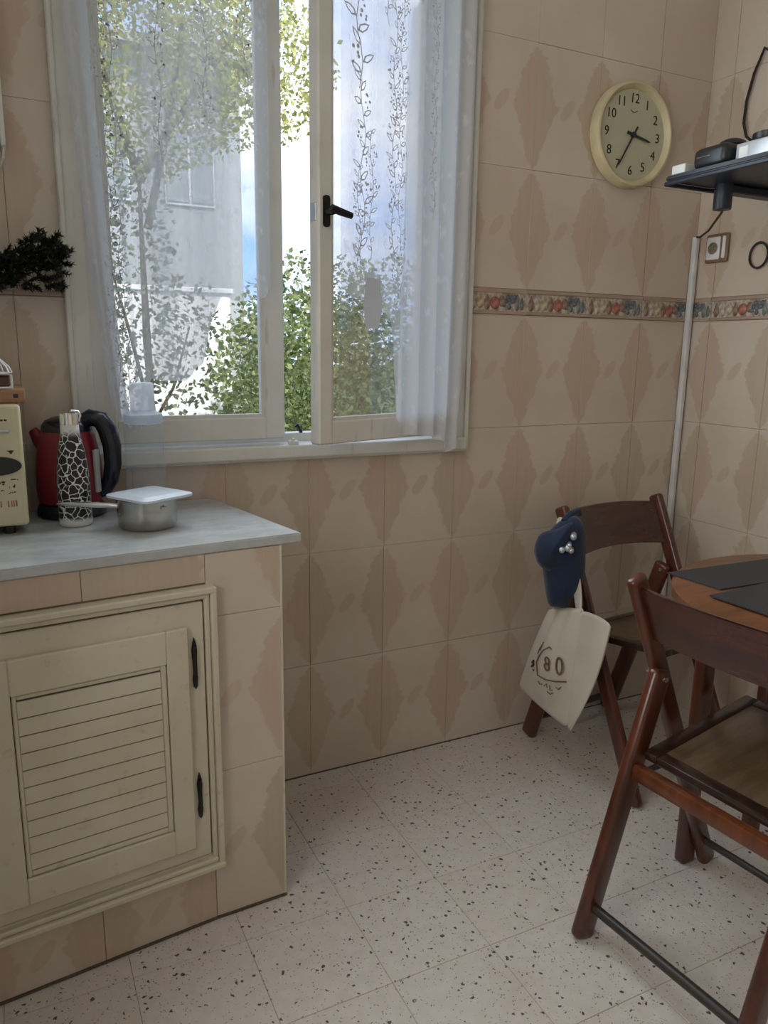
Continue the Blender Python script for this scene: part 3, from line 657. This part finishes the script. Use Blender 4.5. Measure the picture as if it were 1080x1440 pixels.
bd = thing('wooden_board', 'brown wooden board lying on top of the cream microwave', 'board', (-.90, -.13, ZT + .2595))
MB().box(-.20, .228, -.10, .10, 0, .027, .003, 2).build('plank', M['board'], bd)
MB().box(.207, .216, -.1008, -.09, .010, .018, .001).build('hole', M['ink'], bd)
ln = thing('metal_lantern', 'small white wire lantern standing on the wooden board', 'lantern', (-.727, -.19, ZT + .287))
MB().box(-.036, .036, -.036, .036, 0, .004, .0015).box(-.036, -.032, -.036, -.032, 0, .030).box(.032, .036, -.036, -.032, 0, .030).box(-.036, -.032, .032, .036, 0, .030).box(.032, .036, .032, .036, 0, .030).box(-.036, .036, -.036, .036, .028, .031).build('frame', M['whitepl'], ln)
MB().box(-.031, .031, -.031, .031, .0045, .024, .002).build('candle_box', plain('rust_brown', (.10, .045, .025), .6), ln)
mb = MB()
for k in range(8):
    a = math.pi * k / 4 + .2; mb.tube([(.036 * math.cos(a), .036 * math.sin(a), .030), (.031 * math.cos(a), .031 * math.sin(a), .042), (.018 * math.cos(a), .018 * math.sin(a), .054), (.007 * math.cos(a), .007 * math.sin(a), .062)], .0018, 6)
mb.build('dome', M['whitepl'], ln)
MB().lathe([(.010, .060), (.010, .066), (.004, .068), (.004, .074), (.013, .076), (.013, .081), (.005, .083), (.005, .086), (.014, .088), (.014, .092), (.004, .094)], 16).build('finial', M['whitepl'], ln, smooth=40)
MB().tube([(-.014, 0, .093), (-.014, 0, .112), (.014, 0, .112), (.014, 0, .093)], .0024, 6, True).build('loop', M['whitepl'], ln)

kt = thing('electric_kettle', 'red electric kettle with black handle behind the patterned bottle', 'kettle', (-.592, -.076, ZT), R(20))
MB().lathe([(.066, 0), (.072, .004), (.072, .018), (.068, .026), (.064, .030)], 32).build('base', M['kettleblk'], kt, smooth=40)
MB().lathe([(.060, .030), (.067, .034), (.070, .060), (.069, .100), (.065, .140), (.057, .178), (.052, .190)], 36).build('body', M['red'], kt, smooth=50)
MB().lathe([(.053, .188), (.052, .200), (.044, .211), (.028, .218), (.010, .221), (.010, .226), (.002, .227)], 32).build('lid', M['kettleblk'], kt, smooth=50)
ha = R(-42); hc, hs_ = math.cos(ha), math.sin(ha)
def hp(r_, z_): return (r_ * hc, r_ * hs_, z_)
hb = MB()
pts = [hp(.030, .205), hp(.052, .217), hp(.074, .212), hp(.087, .190), hp(.095, .155), hp(.095, .115), hp(.088, .080), hp(.072, .055), hp(.055, .050)]
hb.tube(pts, [.017, .019, .020, .0205, .020, .019, .0175, .016, .014], 12); hb.build('handle', M['kettleblk'], kt, smooth=50)
sp = MB(); sp.tube([(-.030, .044, .150), (-.040, .060, .172), (-.046, .069, .186)], [.020, .015, .010], 10); sp.build('spout', M['red'], kt, smooth=50)
gx = R(-75); MB().box(.066, .0745, -.008, .008, .055, .150, .003, 2, Matrix.Rotation(R(-62), 4, 'Z')).build('level_window', M['greybox'], kt)

bo = thing('water_bottle', 'black and white patterned flask with chrome cap in front of the kettle', 'bottle', (-.593, -.186, ZT))
MB().lathe([(.029, 0), (.0325, .003), (.033, .012), (.0330, .060), (.0322, .100), (.0295, .135), (.0245, .165), (.0205, .185), (.0185, .198), (.0182, .212)], 36).build('body', M['bottle'], bo, smooth=50)
MB().lathe([(.0172, .211), (.0190, .2125), (.0190, .233), (.0180, .236), (.004, .2365)], 28).build('cap', M['chrome'], bo, smooth=40)
MB().tube([(.010, -.003, .214), (.019, -.004, .220), (.0215, -.004, .230), (.018, -.004, .238), (.004, -.003, .240)], .0028, 8).build('cap_loop', M['chrome'], bo, smooth=50)

po = thing('saucepan', 'small stainless steel saucepan with thin handle on the worktop', 'saucepan', (-.458, -.262, ZT))
MB().lathe([(.050, 0), (.0555, .003), (.0595, .010), (.0610, .040), (.0615, .060), (.0625, .0625), (.0608, .0635), (.0595, .055), (.058, .010), (.002, .006)], 40).build('body', M['steel'], po, smooth=45)
MB().tube([(-.056, -.002, .049), (-.075, .004, .051), (-.110, .018, .052), (-.150, .040, .052), (-.171, .052, .052)], [.0065, .0062, .006, .0052, .0015], 10).build('handle', M['chrome'], po, smooth=60)
MB().box(.018, .030, -.0615, -.057, .046, .052, .001).build('rivet_plate', M['steel'], po)
lid = thing('food_cover', 'milky white square plastic cover resting on the steel saucepan', 'cover', (-.452, -.262, ZT + .0637), R(30))
def rsq(h, r_, n=5):
    out = []
    for cx, cy, a0 in ((h - r_, h - r_, 0), (-h + r_, h - r_, 90), (-h + r_, -h + r_, 180), (h - r_, -h + r_, 270)):
        out += [(cx + r_ * math.cos(R(a0 + 90 * k / n)), cy + r_ * math.sin(R(a0 + 90 * k / n))) for k in range(n + 1)]
    return out
mb = MB(); rings = [(.0640, .018, 0), (.0665, .018, .0015), (.0665, .018, .006), (.064, .016, .0075), (.056, .012, .0078), (.053, .012, .0105), (.050, .011, .0110)]
v = []; N = len(rsq(.05, .01))
for h_, r_, z_ in rings: v += [(a, b_, z_) for a, b_ in rsq(h_, r_)]
f = [tuple(range(N))[::-1], tuple(range((len(rings) - 1) * N, len(rings) * N))]
for i in range(len(rings) - 1): f += [(i * N + k, i * N + (k + 1) % N, (i + 1) * N + (k + 1) % N, (i + 1) * N + k) for k in range(N)]
mb.add(v, f).build('cover', M['bluepl'], lid, smooth=40)

jr = thing('plastic_bottle', 'clear plastic bottle with frosted cap behind the saucepan', 'bottle', (-.439, -.140, ZT))
MB().lathe([(.036, 0), (.042, .004), (.042, .195), (.041, .200), (.036, .204), (.036, .212), (.040, .214), (.040, .226), (.026, .236)], 32).build('body', M['clear'], jr, smooth=50)
MB().lathe([(.038, .206), (.0415, .208), (.0415, .226), (.030, .232)], 32).build('collar', M['frost'], jr, smooth=40)
MB().lathe([(.024, .233), (.026, .235), (.0255, .290), (.023, .294), (.002, .295)], 28).build('cap', M['frost'], jr, smooth=40)

# ------------------------------------------------------------------ things on the walls
ck = thing('wall_clock', 'round cream plastic wall clock reading 3:35 on the tiled wall', 'clock', (1.010, -.0005, 1.836))
CR = .145
mb = MB().lathe([(CR - .004, .0), (CR, .004), (CR, .030), (CR - .004, .037), (CR - .010, .038), (CR - .020, .026), (CR - .021, .020), (CR - .021, .0)], 64, mat=Matrix.Rotation(R(90), 4, 'X'))
mb.build('rim', M['clockrim'], ck, smooth=40)
face = MB().lathe([(CR - .020, .010), (CR - .020, .022), (.001, .022)], 64, mat=Matrix.Rotation(R(90), 4, 'X')).build('dial', M['clockface'], ck, smooth=30)
for hnum in range(1, 13):
    a = R(90 - 30 * hnum); me = text_mesh(str(hnum), .037); rr = .098
    link(me, 'numeral', M['ink'], face, loc=(rr * math.cos(a), -.0225, rr * math.sin(a)), rot=(R(90), 0, 0))
MB().tube([(-.012, -.0226, .066), (-.006, -.0226, .062), (.0, -.0226, .061), (.006, -.0226, .063), (.012, -.0226, .066)], .0013, 5).build('maker_mark', M['print'], face)
def hand(name, ang, L, back, w, y):
    c, s_ = math.cos(R(ang)), math.sin(R(ang))
    def q(a, b_): return (a * c - b_ * s_, a * s_ + b_ * c)
    MB().prism([q(-back, w), q(-back, -w), q(L * .85, -w * .7), q(L, 0), q(L * .85, w * .7)], 1, y, y + .0012).build(name, M['ink'], ck)
hand('hour_hand', 90 - 30 * 3.58 + 6, .070, .024, .0042, -.027); hand('minute_hand', 90 - 6 * 35, .108, .026, .0030, -.0295)
MB().lathe([(.008, .022), (.008, .031), (.002, .032)], 16, mat=Matrix.Rotation(R(90), 4, 'X')).build('hub', M['ink'], ck)

# shelf tray on a pole arm in the corner
sh = thing('corner_shelf', 'black wall shelf tray on a bracket arm in the corner', 'shelf', (.862, -.315, 1.640))
def ofs(px_, py_): return px_ - .862, py_ + .315
mb = MB().prism([(0, 0), (.455, 0), (.455, -.40), (.02, -.40), (.0, -.36)], 2, 0, .014)
b = bmesh.new(); me = mb.mesh('t'); b.from_mesh(me); bmesh.ops.bevel(b, geom=b.edges[:], offset=.004, segments=2, affect='EDGES'); MB().bm(b).build('tray', M['navyblack'], sh, smooth=40)
MB().box(.0, .455, -.004, .004, -.010, .0, .002).box(-.001, .007, -.38, 0, -.010, .0, .002).build('rim', M['navyblack'], sh)
MB().lathe([(.022, -.062), (.023, -.060), (.023, .0)], 24, (.152, -.055, 0)).build('pole', M['navyblack'], sh, smooth=40)
MB().box(.150, .470, -.075, -.040, -.022, -.002, .003).box(.455, .472, -.10, -.015, -.06, .0, .003).build('arm', M['navyblack'], sh)
ZS = 1.6542
rx = thing('set_top_box', 'glossy black rounded receiver box on the corner shelf', 'box', (.945, -.428, ZS))
MB().box(-.062, .062, -.052, .052, .002, .054, .018, 4).build('body', M['black'], rx, smooth=50)
MB().box(-.0625, -.058, -.005, .036, .028, .031, .001).build('trim_line', M['chrome'], rx)
pk = thing('small_speaker', 'small black dome speaker on top of the receiver box', 'speaker', (.955, -.435, ZS + .0545))
MB().lathe([(.030, 0), (.033, .004), (.030, .012), (.018, .018), (.002, .020)], 24).build('dome', M['black'], pk, smooth=50)
rt_ = thing('router', 'flat silver router box beside the black receiver on the shelf', 'router', (.960, -.585, ZS))
MB().box(-.055, .075, -.095, .095, 0, .044, .003, 2).build('body', M['silver'], rt_, smooth=40)
MB().box(-.0556, -.054, .060, .086, .006, .036, .001).build('sticker', M['whitepl'], rt_)
kb = thing('camera_dome', 'black round knob device standing on the silver router', 'device', (.955, -.535, ZS + .0443))
MB().lathe([(.028, 0), (.034, .010), (.034, .020), (.024, .024), (.002, .025)], 24).build('dome', M['black'], kb, smooth=50)
wbx = thing('white_adapter', 'small cream plastic adapter at the tip of the corner shelf', 'adapter', (.893, -.345, ZS))
MB().box(-.020, .020, -.022, .022, 0, .024, .004, 2).build('body', M['whitepl'], wbx)
# socket, conduit, cables on the right wall
sk = thing('wall_socket', 'square aerial wall socket with brown frame on the tiled wall', 'socket', (UC - .0005, -.090, 1.533))
MB().box(-.010, 0, -.043, .043, -.043, .043, .006, 2).build('plate', plain('socket_frame', (.22, .14, .08), .35), sk, smooth=40)
MB().box(-.0125, -.008, -.015, .036, -.034, .034, .004, 2).build('insert', M['whitepl'], sk, smooth=40)
MB().box(-.0125, -.008, -.034, -.022, -.032, .034, .003, 2).build('rocker', M['whitepl'], sk, smooth=40)
MB().lathe([(.018, 0), (.018, .003), (.013, .003), (.013, .001), (.006, .001), (.006, .004), (.001, .004)], 20, mat=Matrix.Translation((-.0125, .010, 0)) @ Matrix.Rotation(R(-90), 4, 'Y')).build('connector', M['steel'], sk, smooth=40)
cdt = thing('cable_conduit', 'long white cable conduit rising in the corner of the walls', 'conduit', (UC - .016, -.0135, 0))
MB().box(-.008, .008, -.008, .011, .0, 1.575, .003, 2).build('channel', M['pipe'], cdt, smooth=40)
w1 = MB().tube([(UC - .016, -.014, 1.574), (1.25, -.09, 1.560), (1.14, -.22, 1.555), (1.020, -.366, 1.574)], .0032, 6)
w1.build('aerial_cable', M['twig'], smooth=60, label='thin brown cable from conduit top to the shelf pole', category='cable')
w2 = MB().tube([(UC - .012, -.36, 1.93), (UC - .012, -.25, 2.03), (UC - .012, -.192, 2.068), (UC - .012, -.165, 2.01), (UC - .012, -.148, 1.94), (UC - .012, -.146, 1.88), (UC - .012, -.160, 1.84), (UC - .012, -.195, 1.812), (UC - .012, -.26, 1.79), (UC - .012, -.36, 1.78)], .0042, 6)
w2.build('power_cable', M['ink'], smooth=60, label='black cable hanging in a tall loop above the shelf', category='cable')
w3 = MB().tube([(UC - .008, -.245 + .031 * math.cos(2 * math.pi * k / 20), 1.497 + .036 * math.sin(2 * math.pi * k / 20)) for k in range(20)], .0036, 6, True)
w3.build('cable_ring', M['ink'], smooth=60, label='small black cable ring on the wall below the shelf', category='cable')
# pale cabinet and evergreen sprig by the window
wc = thing('wall_cabinet', 'pale grey metal wall cabinet hung beside the window casing', 'cabinet', (-.82, -.0005, 1.60))
MB().box(-.15, .150, -.050, 0, .01, .60, .004, 2).build('body', M['greybox'], wc)
MB().box(.145, .1545, -.054, -.0, .0, .60, .002).build('edge_strip', M['winpaint'], wc)
MB().tube([(.150, -.045, .002), (.148, -.04, -.02), (.141, -.03, -.034)], .003, 6).build('strap', M['winpaint'], wc)
ev = thing('evergreen_sprig', 'dark evergreen sprig hung on the wall beside the window casing', 'plant', (-.66, -.03, 1.37))
rn = random.Random(5); mb = MB(); tw = MB()
for k in range(270):
    cx_, cz_, rx_, rz_ = ((-.085, -.010, .085, .040), (.040, .022, .046, .036), (-.03, -.035, .10, .016))[0 if k < 140 else 1 if k < 235 else 2]
    a = rn.uniform(0, 6.28); q_ = math.sqrt(rn.random()); st = Vector((cx_ + rx_ * q_ * math.cos(a), rn.uniform(-.045, -.004), cz_ + rz_ * q_ * math.sin(a)))
    dr = Vector((rn.uniform(.0, 1), rn.uniform(-.7, .1), rn.uniform(-.5, .7))).normalized(); L = rn.uniform(.018, .036)
    tw.tube([st, st + dr * L], .0011, 4)
    for q_ in range(34):
        t = rn.random(); p = st + dr * L * t; n_ = Vector((rn.gauss(0, 1), rn.gauss(0, 1) - .3, rn.gauss(0, 1))).normalized(); n_ = (n_ + dr * .8).normalized(); wv3 = n_.orthogonal().normalized() * .0024
        ln_ = rn.uniform(.008, .015); p.y = min(p.y, -.004); mb.add([p - wv3, p + wv3, p + n_ * ln_], [(0, 1, 2)])
mb.build('foliage', M['needle'], ev, kind='stuff'); tw.tube([(-.30, -.015, -.01), (-.1, -.015, .0), (.03, -.018, .012)], .004, 6); tw.build('stem', M['twig'], ev)

# ------------------------------------------------------------------ folding chairs
def make_chair(label):
    # local: +y forward (0 = rear feet, .45 = front feet), x across; post plane x = +-.19
    t = thing('folding_chair', label, 'chair', group='mahogany folding chairs')
    top = (.105, .772); foot = (.452, 0)
    def lo(z_): return foot[0] + (top[0] - foot[0]) * z_ / top[1]
    for sx in (-1, 1):
        x_ = sx * .205
        MB().beam((x_, foot[0], 0), (x_, top[0], top[1]), (1, 0, 0), .026, .044, .010, 3).build('post', M['mahog'], t, smooth=50)
        x2 = sx * .181
        MB().beam((x2, .0, 0), (x2, .178, .567), (1, 0, 0), .028, .052, .011, 3).build('leg', M['mahog'], t, smooth=50)
        xs = sx * .205
        MB().tube([(x2 - sx * .016, .178, .548), (xs + sx * .016, .178 + .012, .548)], .006, 8).build('pivot', M['chrome'], t, smooth=40)
    MB().tube([(-.181, .022, .068), (.181, .022, .068)], .0105, 10).build('rear_stretcher', M['rod'], t, smooth=60)
    MB().tube([(-.205, lo(.07), .07), (.205, lo(.07), .07)], .0085, 10).build('front_stretcher', M['rod'], t, smooth=60)
    MB().box(-.169, .169, .112 - .013, .112 + .011, .343, .378, .006, 2).build('crossbar', M['mahog_o'], t, smooth=40)
    # seat rises a little to the front
    a = math.atan2(.045, .34); mt = Matrix.Translation((0, .128, .384)) @ Matrix.Rotation(a, 4, 'X')
    s_ = bpy.data.objects.new('seat', None); col.objects.link(s_); s_.parent = t; s_.matrix_local = mt
    mb = MB().box(-.165, -.132, 0, .345, 0, .020, .005, 2).box(.132, .165, 0, .345, 0, .020, .005, 2).box(-.133, .133, 0, .030, 0, .020, .005, 2).box(-.133, .133, .315, .345, 0, .020, .005, 2)
    mb.build('seat_frame', M['mahog_d'], s_, smooth=40)
    MB().box(-.134, .134, .028, .317, .004, .017, .003, 2).build('seat_panel', M['seatw'], s_, smooth=40)
    # curved back slat between the posts
    n = 18; v = []; f = []; h0, h1 = .628, .752
    for k in range(n + 1):
        x_ = -.203 + .406 * k / n; bow = .034 * (1 - (x_ / .203) ** 2); arch = .006 * (1 - (x_ / .203) ** 2)
        for z_, dy in ((h0 + arch * 1.6, 0), (h0 + arch * 1.6, .012), (h1 + arch, .012), (h1 + arch, 0)): v.append((x_, lo(z_) - .006 - bow + dy, z_))
    for k in range(n):
        for i in range(4): f.append((k * 4 + i, k * 4 + (i + 1) % 4, k * 4 + 4 + (i + 1) % 4, k * 4 + 4 + i))
    f += [(0, 1, 2, 3), (n * 4, n * 4 + 3, n * 4 + 2, n * 4 + 1)]
    mb = MB().add(v, f); b = bmesh.new(); me = mb.mesh('t'); b.from_mesh(me)
    eg = [e_ for e_ in b.edges if len(e_.link_faces) == 2 and e_.calc_face_angle(0) > .8]; bmesh.ops.bevel(b, geom=eg, offset=.003, segments=2, affect='EDGES')
    MB().bm(b).build('back_slat', M['slatw'], t, smooth=50)
    return t
def copy_tree(o, parent=None):
    c = o.copy(); col.objects.link(c)
    if parent is not None: c.parent = parent; c.matrix_parent_inverse = o.matrix_parent_inverse.copy()
    for ch in list(o.children): copy_tree(ch, c)
    return c
def place_chair(c, rearx, reary, fdir, side):
    # side: local x sign of the leg that stands at (rearx, reary)
    f_ = Vector((math.cos(fdir), math.sin(fdir))); r_ = Vector((f_.y, -f_.x)); base = Vector((rearx, reary)) - r_ * (.181 * side)
    c.location = (base.x, base.y, 0); c.rotation_euler = (0, 0, fdir - math.pi / 2)
ch2 = make_chair('mahogany folding chair tucked under the round table')
place_chair(ch2, .296, -.826, R(5.5), -1)
ch1 = copy_tree(ch2); ch1['label'] = 'mahogany folding chair against the tiled wall with cap and bag on it'
place_chair(ch1, .722, -.068, R(-84.0), 1)

# ------------------------------------------------------------------ round table
TCX, TCY, TR, TZ = .805, -1.000, .362, .730
tb = thing('round_table', 'small round orange mahogany table with grey placemats', 'table', (TCX, TCY, 0))
MB().lathe([(TR - .012, TZ - .028), (TR - .002, TZ - .024), (TR, TZ - .014), (TR - .002, TZ - .004), (TR - .008, TZ), (.001, TZ)], 72).build('tabletop', M['tablew'], tb, smooth=40)
MB().lathe([(TR - .040, TZ - .095), (TR - .020, TZ - .095), (TR - .020, TZ - .027), (TR - .040, TZ - .027)], 72).build('apron', M['mahog_o'], tb, smooth=40)
for lx, ly in ((-.115, .262), (.115, .262), (-.115, -.262), (.115, -.262)):
    MB().box(lx - .021, lx + .021, ly - .016, ly + .016, 0, TZ - .03, .009, 3).build('leg', M['mahog'], tb, smooth=50)
def mat_(name, label, corner, d1, d2, l1, l2, z_):
    c = Vector(corner); a = Vector((math.cos(R(d1)), math.sin(R(d1)))); b_ = Vector((math.cos(R(d2)), math.sin(R(d2))))
    pts = [c, c + a * l1, c + a * l1 + b_ * l2, c + b_ * l2]; ctr = sum(pts, Vector((0, 0))) / 4
    o = MB().prism([tuple(p - ctr) for p in pts], 2, 0, .0025).build(name, M['mat'], label=label, category='placemat', group='grey placemats on the table'); o.location = (ctr.x, ctr.y, z_); return o
mat_('placemat', 'dark grey woven placemat at the window side of the table', (.583, -.700), -2, -86, .42, .135, TZ + .0004)
mat_('placemat', 'dark grey woven placemat nearer the chair back on the table', (.532, -.860), 4, -88, .40, .22, TZ + .0032)

# ------------------------------------------------------------------ cap and tote bag on the far chair
CC = Vector((.648, -.272, .628)); KX = Vector((.769, -.639, 0)); KD = Vector((-.639, -.769, 0))
cp = thing('baseball_cap', 'navy cotton cap with metal pins hung on the chair post', 'cap', CC)
def cl_(a, b, d): return tuple(KX * a + KD * d + Vector((0, 0, b)))
def closed(pts, n):
    # smooth closed outline resampled to n points
    out = []; N = len(pts)
    for i in range(n):
        t = i * N / n; k = int(t); f_ = t - k; p0, p1, p2, p3 = (pts[(k + j - 1) % N] for j in range(4))
        out.append(tuple(.5 * (2 * p1[c] + (p2[c] - p0[c]) * f_ + (2 * p0[c] - 5 * p1[c] + 4 * p2[c] - p3[c]) * f_ ** 2 + (3 * p1[c] - p0[c] - 3 * p2[c] + p3[c]) * f_ ** 3) for c in (0, 1)))
    return out
ol = closed([(.022, .140), (.046, .118), (.056, .055), (.060, -.010), (.050, -.065), (.024, -.103), (.018, -.122), (-.012, -.123), (-.034, -.117), (-.048, -.060), (-.058, .010), (-.052, .075), (-.018, .122)], 40)
v = []; f = []; nu = len(ol); nv = 9
for j in range(nv + 1):
    ph = math.pi / 2 * j / nv; k_ = math.cos(ph) ** .62 if j < nv else .02
    v += [cl_(a * k_ + .003 * math.sin(ph), b * k_ - .004 * math.sin(ph), -.012 + .062 * math.sin(ph)) for a, b in ol]
for j in range(nv):
    for k in range(nu): f.append((j * nu + k, j * nu + (k + 1) % nu, (j + 1) * nu + (k + 1) % nu, (j + 1) * nu + k))
f.append(tuple(range(nv * nu, nv * nu + nu)))
o = MB().add(v, f).build('crown', M['navy'], cp, smooth=180); md = o.modifiers.new('cloth', 'SOLIDIFY'); md.thickness = .003
pk_ = closed([(.020, .132), (-.022, .112), (-.058, .100), (-.074, .080), (-.080, .045), (-.070, .014), (-.050, -.004), (-.028, -.008), (-.006, .010), (.004, .050)], 30)
pc = (-.036, .052); v = []; f = []; n = len(pk_)
for t in (1.0, .8, .55, .3, .02):
    v += [cl_(pc[0] + (a - pc[0]) * t, pc[1] + (b - pc[1]) * t, .040 + .030 * (1 - t * t)) for a, b in pk_]
for j in range(4):
    for k in range(n): f.append((j * n + k, j * n + (k + 1) % n, (j + 1) * n + (k + 1) % n, (j + 1) * n + k))
f.append(tuple(range(4 * n, 5 * n)))
o = MB().add(v, f).build('peak', M['navy'], cp, smooth=180); md = o.modifiers.new('cloth', 'SOLIDIFY'); md.thickness = .005
MB().tube([cl_(-.005, .125, .0), cl_(.010, .142, -.02), cl_(.030, .150, -.045), cl_(.036, .135, -.07)], [.010, .009, .009, .008], 8).build('strap', M['navy'], cp, smooth=60)
for a, b, r_ in ((.022, .098, .0085), (-.006, .060, .0085), (.010, .066, .0095), (.018, .060, .0075), (.013, .074, .0065)):
    p = Vector(cl_(a, b, .048)); mt = Matrix((KX, Vector((0, 0, 1)), KD)).transposed().to_4x4(); mt.translation = p
    MB().lathe([(r_, -.012), (r_, .018), (r_ * .9, .021), (r_ * .4, .023), (.0005, .0235)], 12, mat=mt).build('pin', M['silver'], cp, smooth=50)

BO = Vector((.655, -.25, .18))
bg_ = thing('tote_bag', 'cream canvas tote bag with brown print hung on the chair post', 'bag', BO)
def bagface(rows, name, mat, par, th=.003):
    v = []; f = []; n = len(rows[0])
    for r_ in rows: v += [tuple(Vector(p) - BO) for p in r_]
    for j in range(len(rows) - 1):
        for k in range(n - 1): i = j * n + k; f.append((i, i + 1, i + n + 1, i + n))
    o = MB().add(v, f).build(name, mat, par, smooth=180); sd_ = o.modifiers.new('round', 'SUBSURF'); sd_.levels = 2; sd_.render_levels = 2; md = o.modifiers.new('cloth', 'SOLIDIFY'); md.thickness = th
    return o
TL, TR_, LB, TIP, RC = Vector((.650, -.222, .484)), Vector((.640, -.362, .528)), Vector((.655, -.092, .190)), Vector((.634, -.352, .176)), Vector((.684, -.440, .502))
def fc(u, t):
    p = (TL * (1 - u) + TR_ * u) * (1 - t) + (LB * (1 - u) + TIP * u) * t
    p.x -= .030 * math.sin(u * math.pi) * math.sin(t * math.pi * .92) + .0055 * math.sin(u * 17 + .6) * (1 - t) ** 1.5
    p.y += .012 * math.sin(t * math.pi) * (1 - u) * .6
    return p
bagface([[fc(k / 10, j / 10) for k in range(11)] for j in range(11)], 'front_panel', M['canvas'], bg_)
RB = TIP + Vector((.012, -.006, -.004))
def sc2(u, t):
    a = TR_ * (1 - t) + TIP * t; b = RC * (1 - t) + RB * t; p = a * (1 - u) + b * u
    p.x += .016 * math.sin(u * math.pi) * (1 - t) - .003 * u; p.y -= .018 * math.sin(t * math.pi) * u
    return p
bagface([[sc2(k / 5, j / 8) for k in range(6)] for j in range(9)], 'side_panel', M['canvas'], bg_)
bagface([[fc(k / 8, j / 8) + Vector((.010 + .034 * math.sin(k / 8 * math.pi) * math.sin(j / 8 * math.pi), 0, .003)) for k in range(9)] for j in range(9)], 'back_panel', M['canvas'], bg_)
def hem(t): return sc2(1.0, t) + Vector((-.003, 0, 0))
MB().tube([tuple(hem(k / 12) - BO) for k in range(13)], .0028, 6).build('hem', M['canvas'], bg_, smooth=60)
def strap(pts, w_): return [[(p[0], p[1] + w_ / 2, p[2]), (p[0], p[1] - w_ / 2, p[2])] for p in pts]
bagface(strap([(.652, -.345, .505), (.660, -.318, .60), (.668, -.262, .70), (.676, -.222, .735), (.690, -.200, .748)], .034), 'strap', M['canvas'], bg_)
bagface(strap([(.656, -.240, .48), (.662, -.235, .58), (.668, -.220, .68), (.676, -.212, .730), (.690, -.195, .745)], .030), 'strap', M['canvas'], bg_)
# printed badge on the front
def onbag(u, t, d=.0035): a = fc(u, t) - BO; return (a.x - d, a.y, a.z)
def line(pts, r_, nm, mt): MB().tube([onbag(*p) for p in pts], r_, 6).build(nm, mt, bg_)
line([(.40, .47), (.37, .55), (.46, .665), (.62, .665), (.78, .64), (.93, .61)], .0021, 'print_outline', M['print'])
line([(.40, .47), (.46, .40), (.55, .355), (.60, .37)], .0017, 'print_outline', M['print'])
line([(.32, .47), (.34, .40), (.385, .33), (.37, .42)], .0015, 'print_mark', M['print'])
line([(.225, .60), (.25, .57), (.28, .60), (.26, .63), (.235, .64)], .0032, 'print_dot', M['print_d'])
line([(.30, .655), (.33, .66), (.345, .64)], .0016, 'print_mark', M['print'])
for ch_, u_, t_, sz in (('8', .60, .52, .062), ('0', .82, .50, .078)):
    me = text_mesh(ch_, sz, .0006); p = onbag(u_, t_, .005); link(me, 'printed_letter', M['print'], bg_, loc=p, rot=(R(90), 0, R(-92)))
for pts in ([(.48, .72), (.52, .74), (.56, .73)], [(.60, .735), (.64, .70), (.66, .735)], [(.70, .70), (.71, .74), (.75, .73)], [(.66, .77), (.72, .78), (.76, .755)], [(.80, .69), (.84, .70), (.87, .67)]): line(pts, .0014, 'print_mark', M['print'])
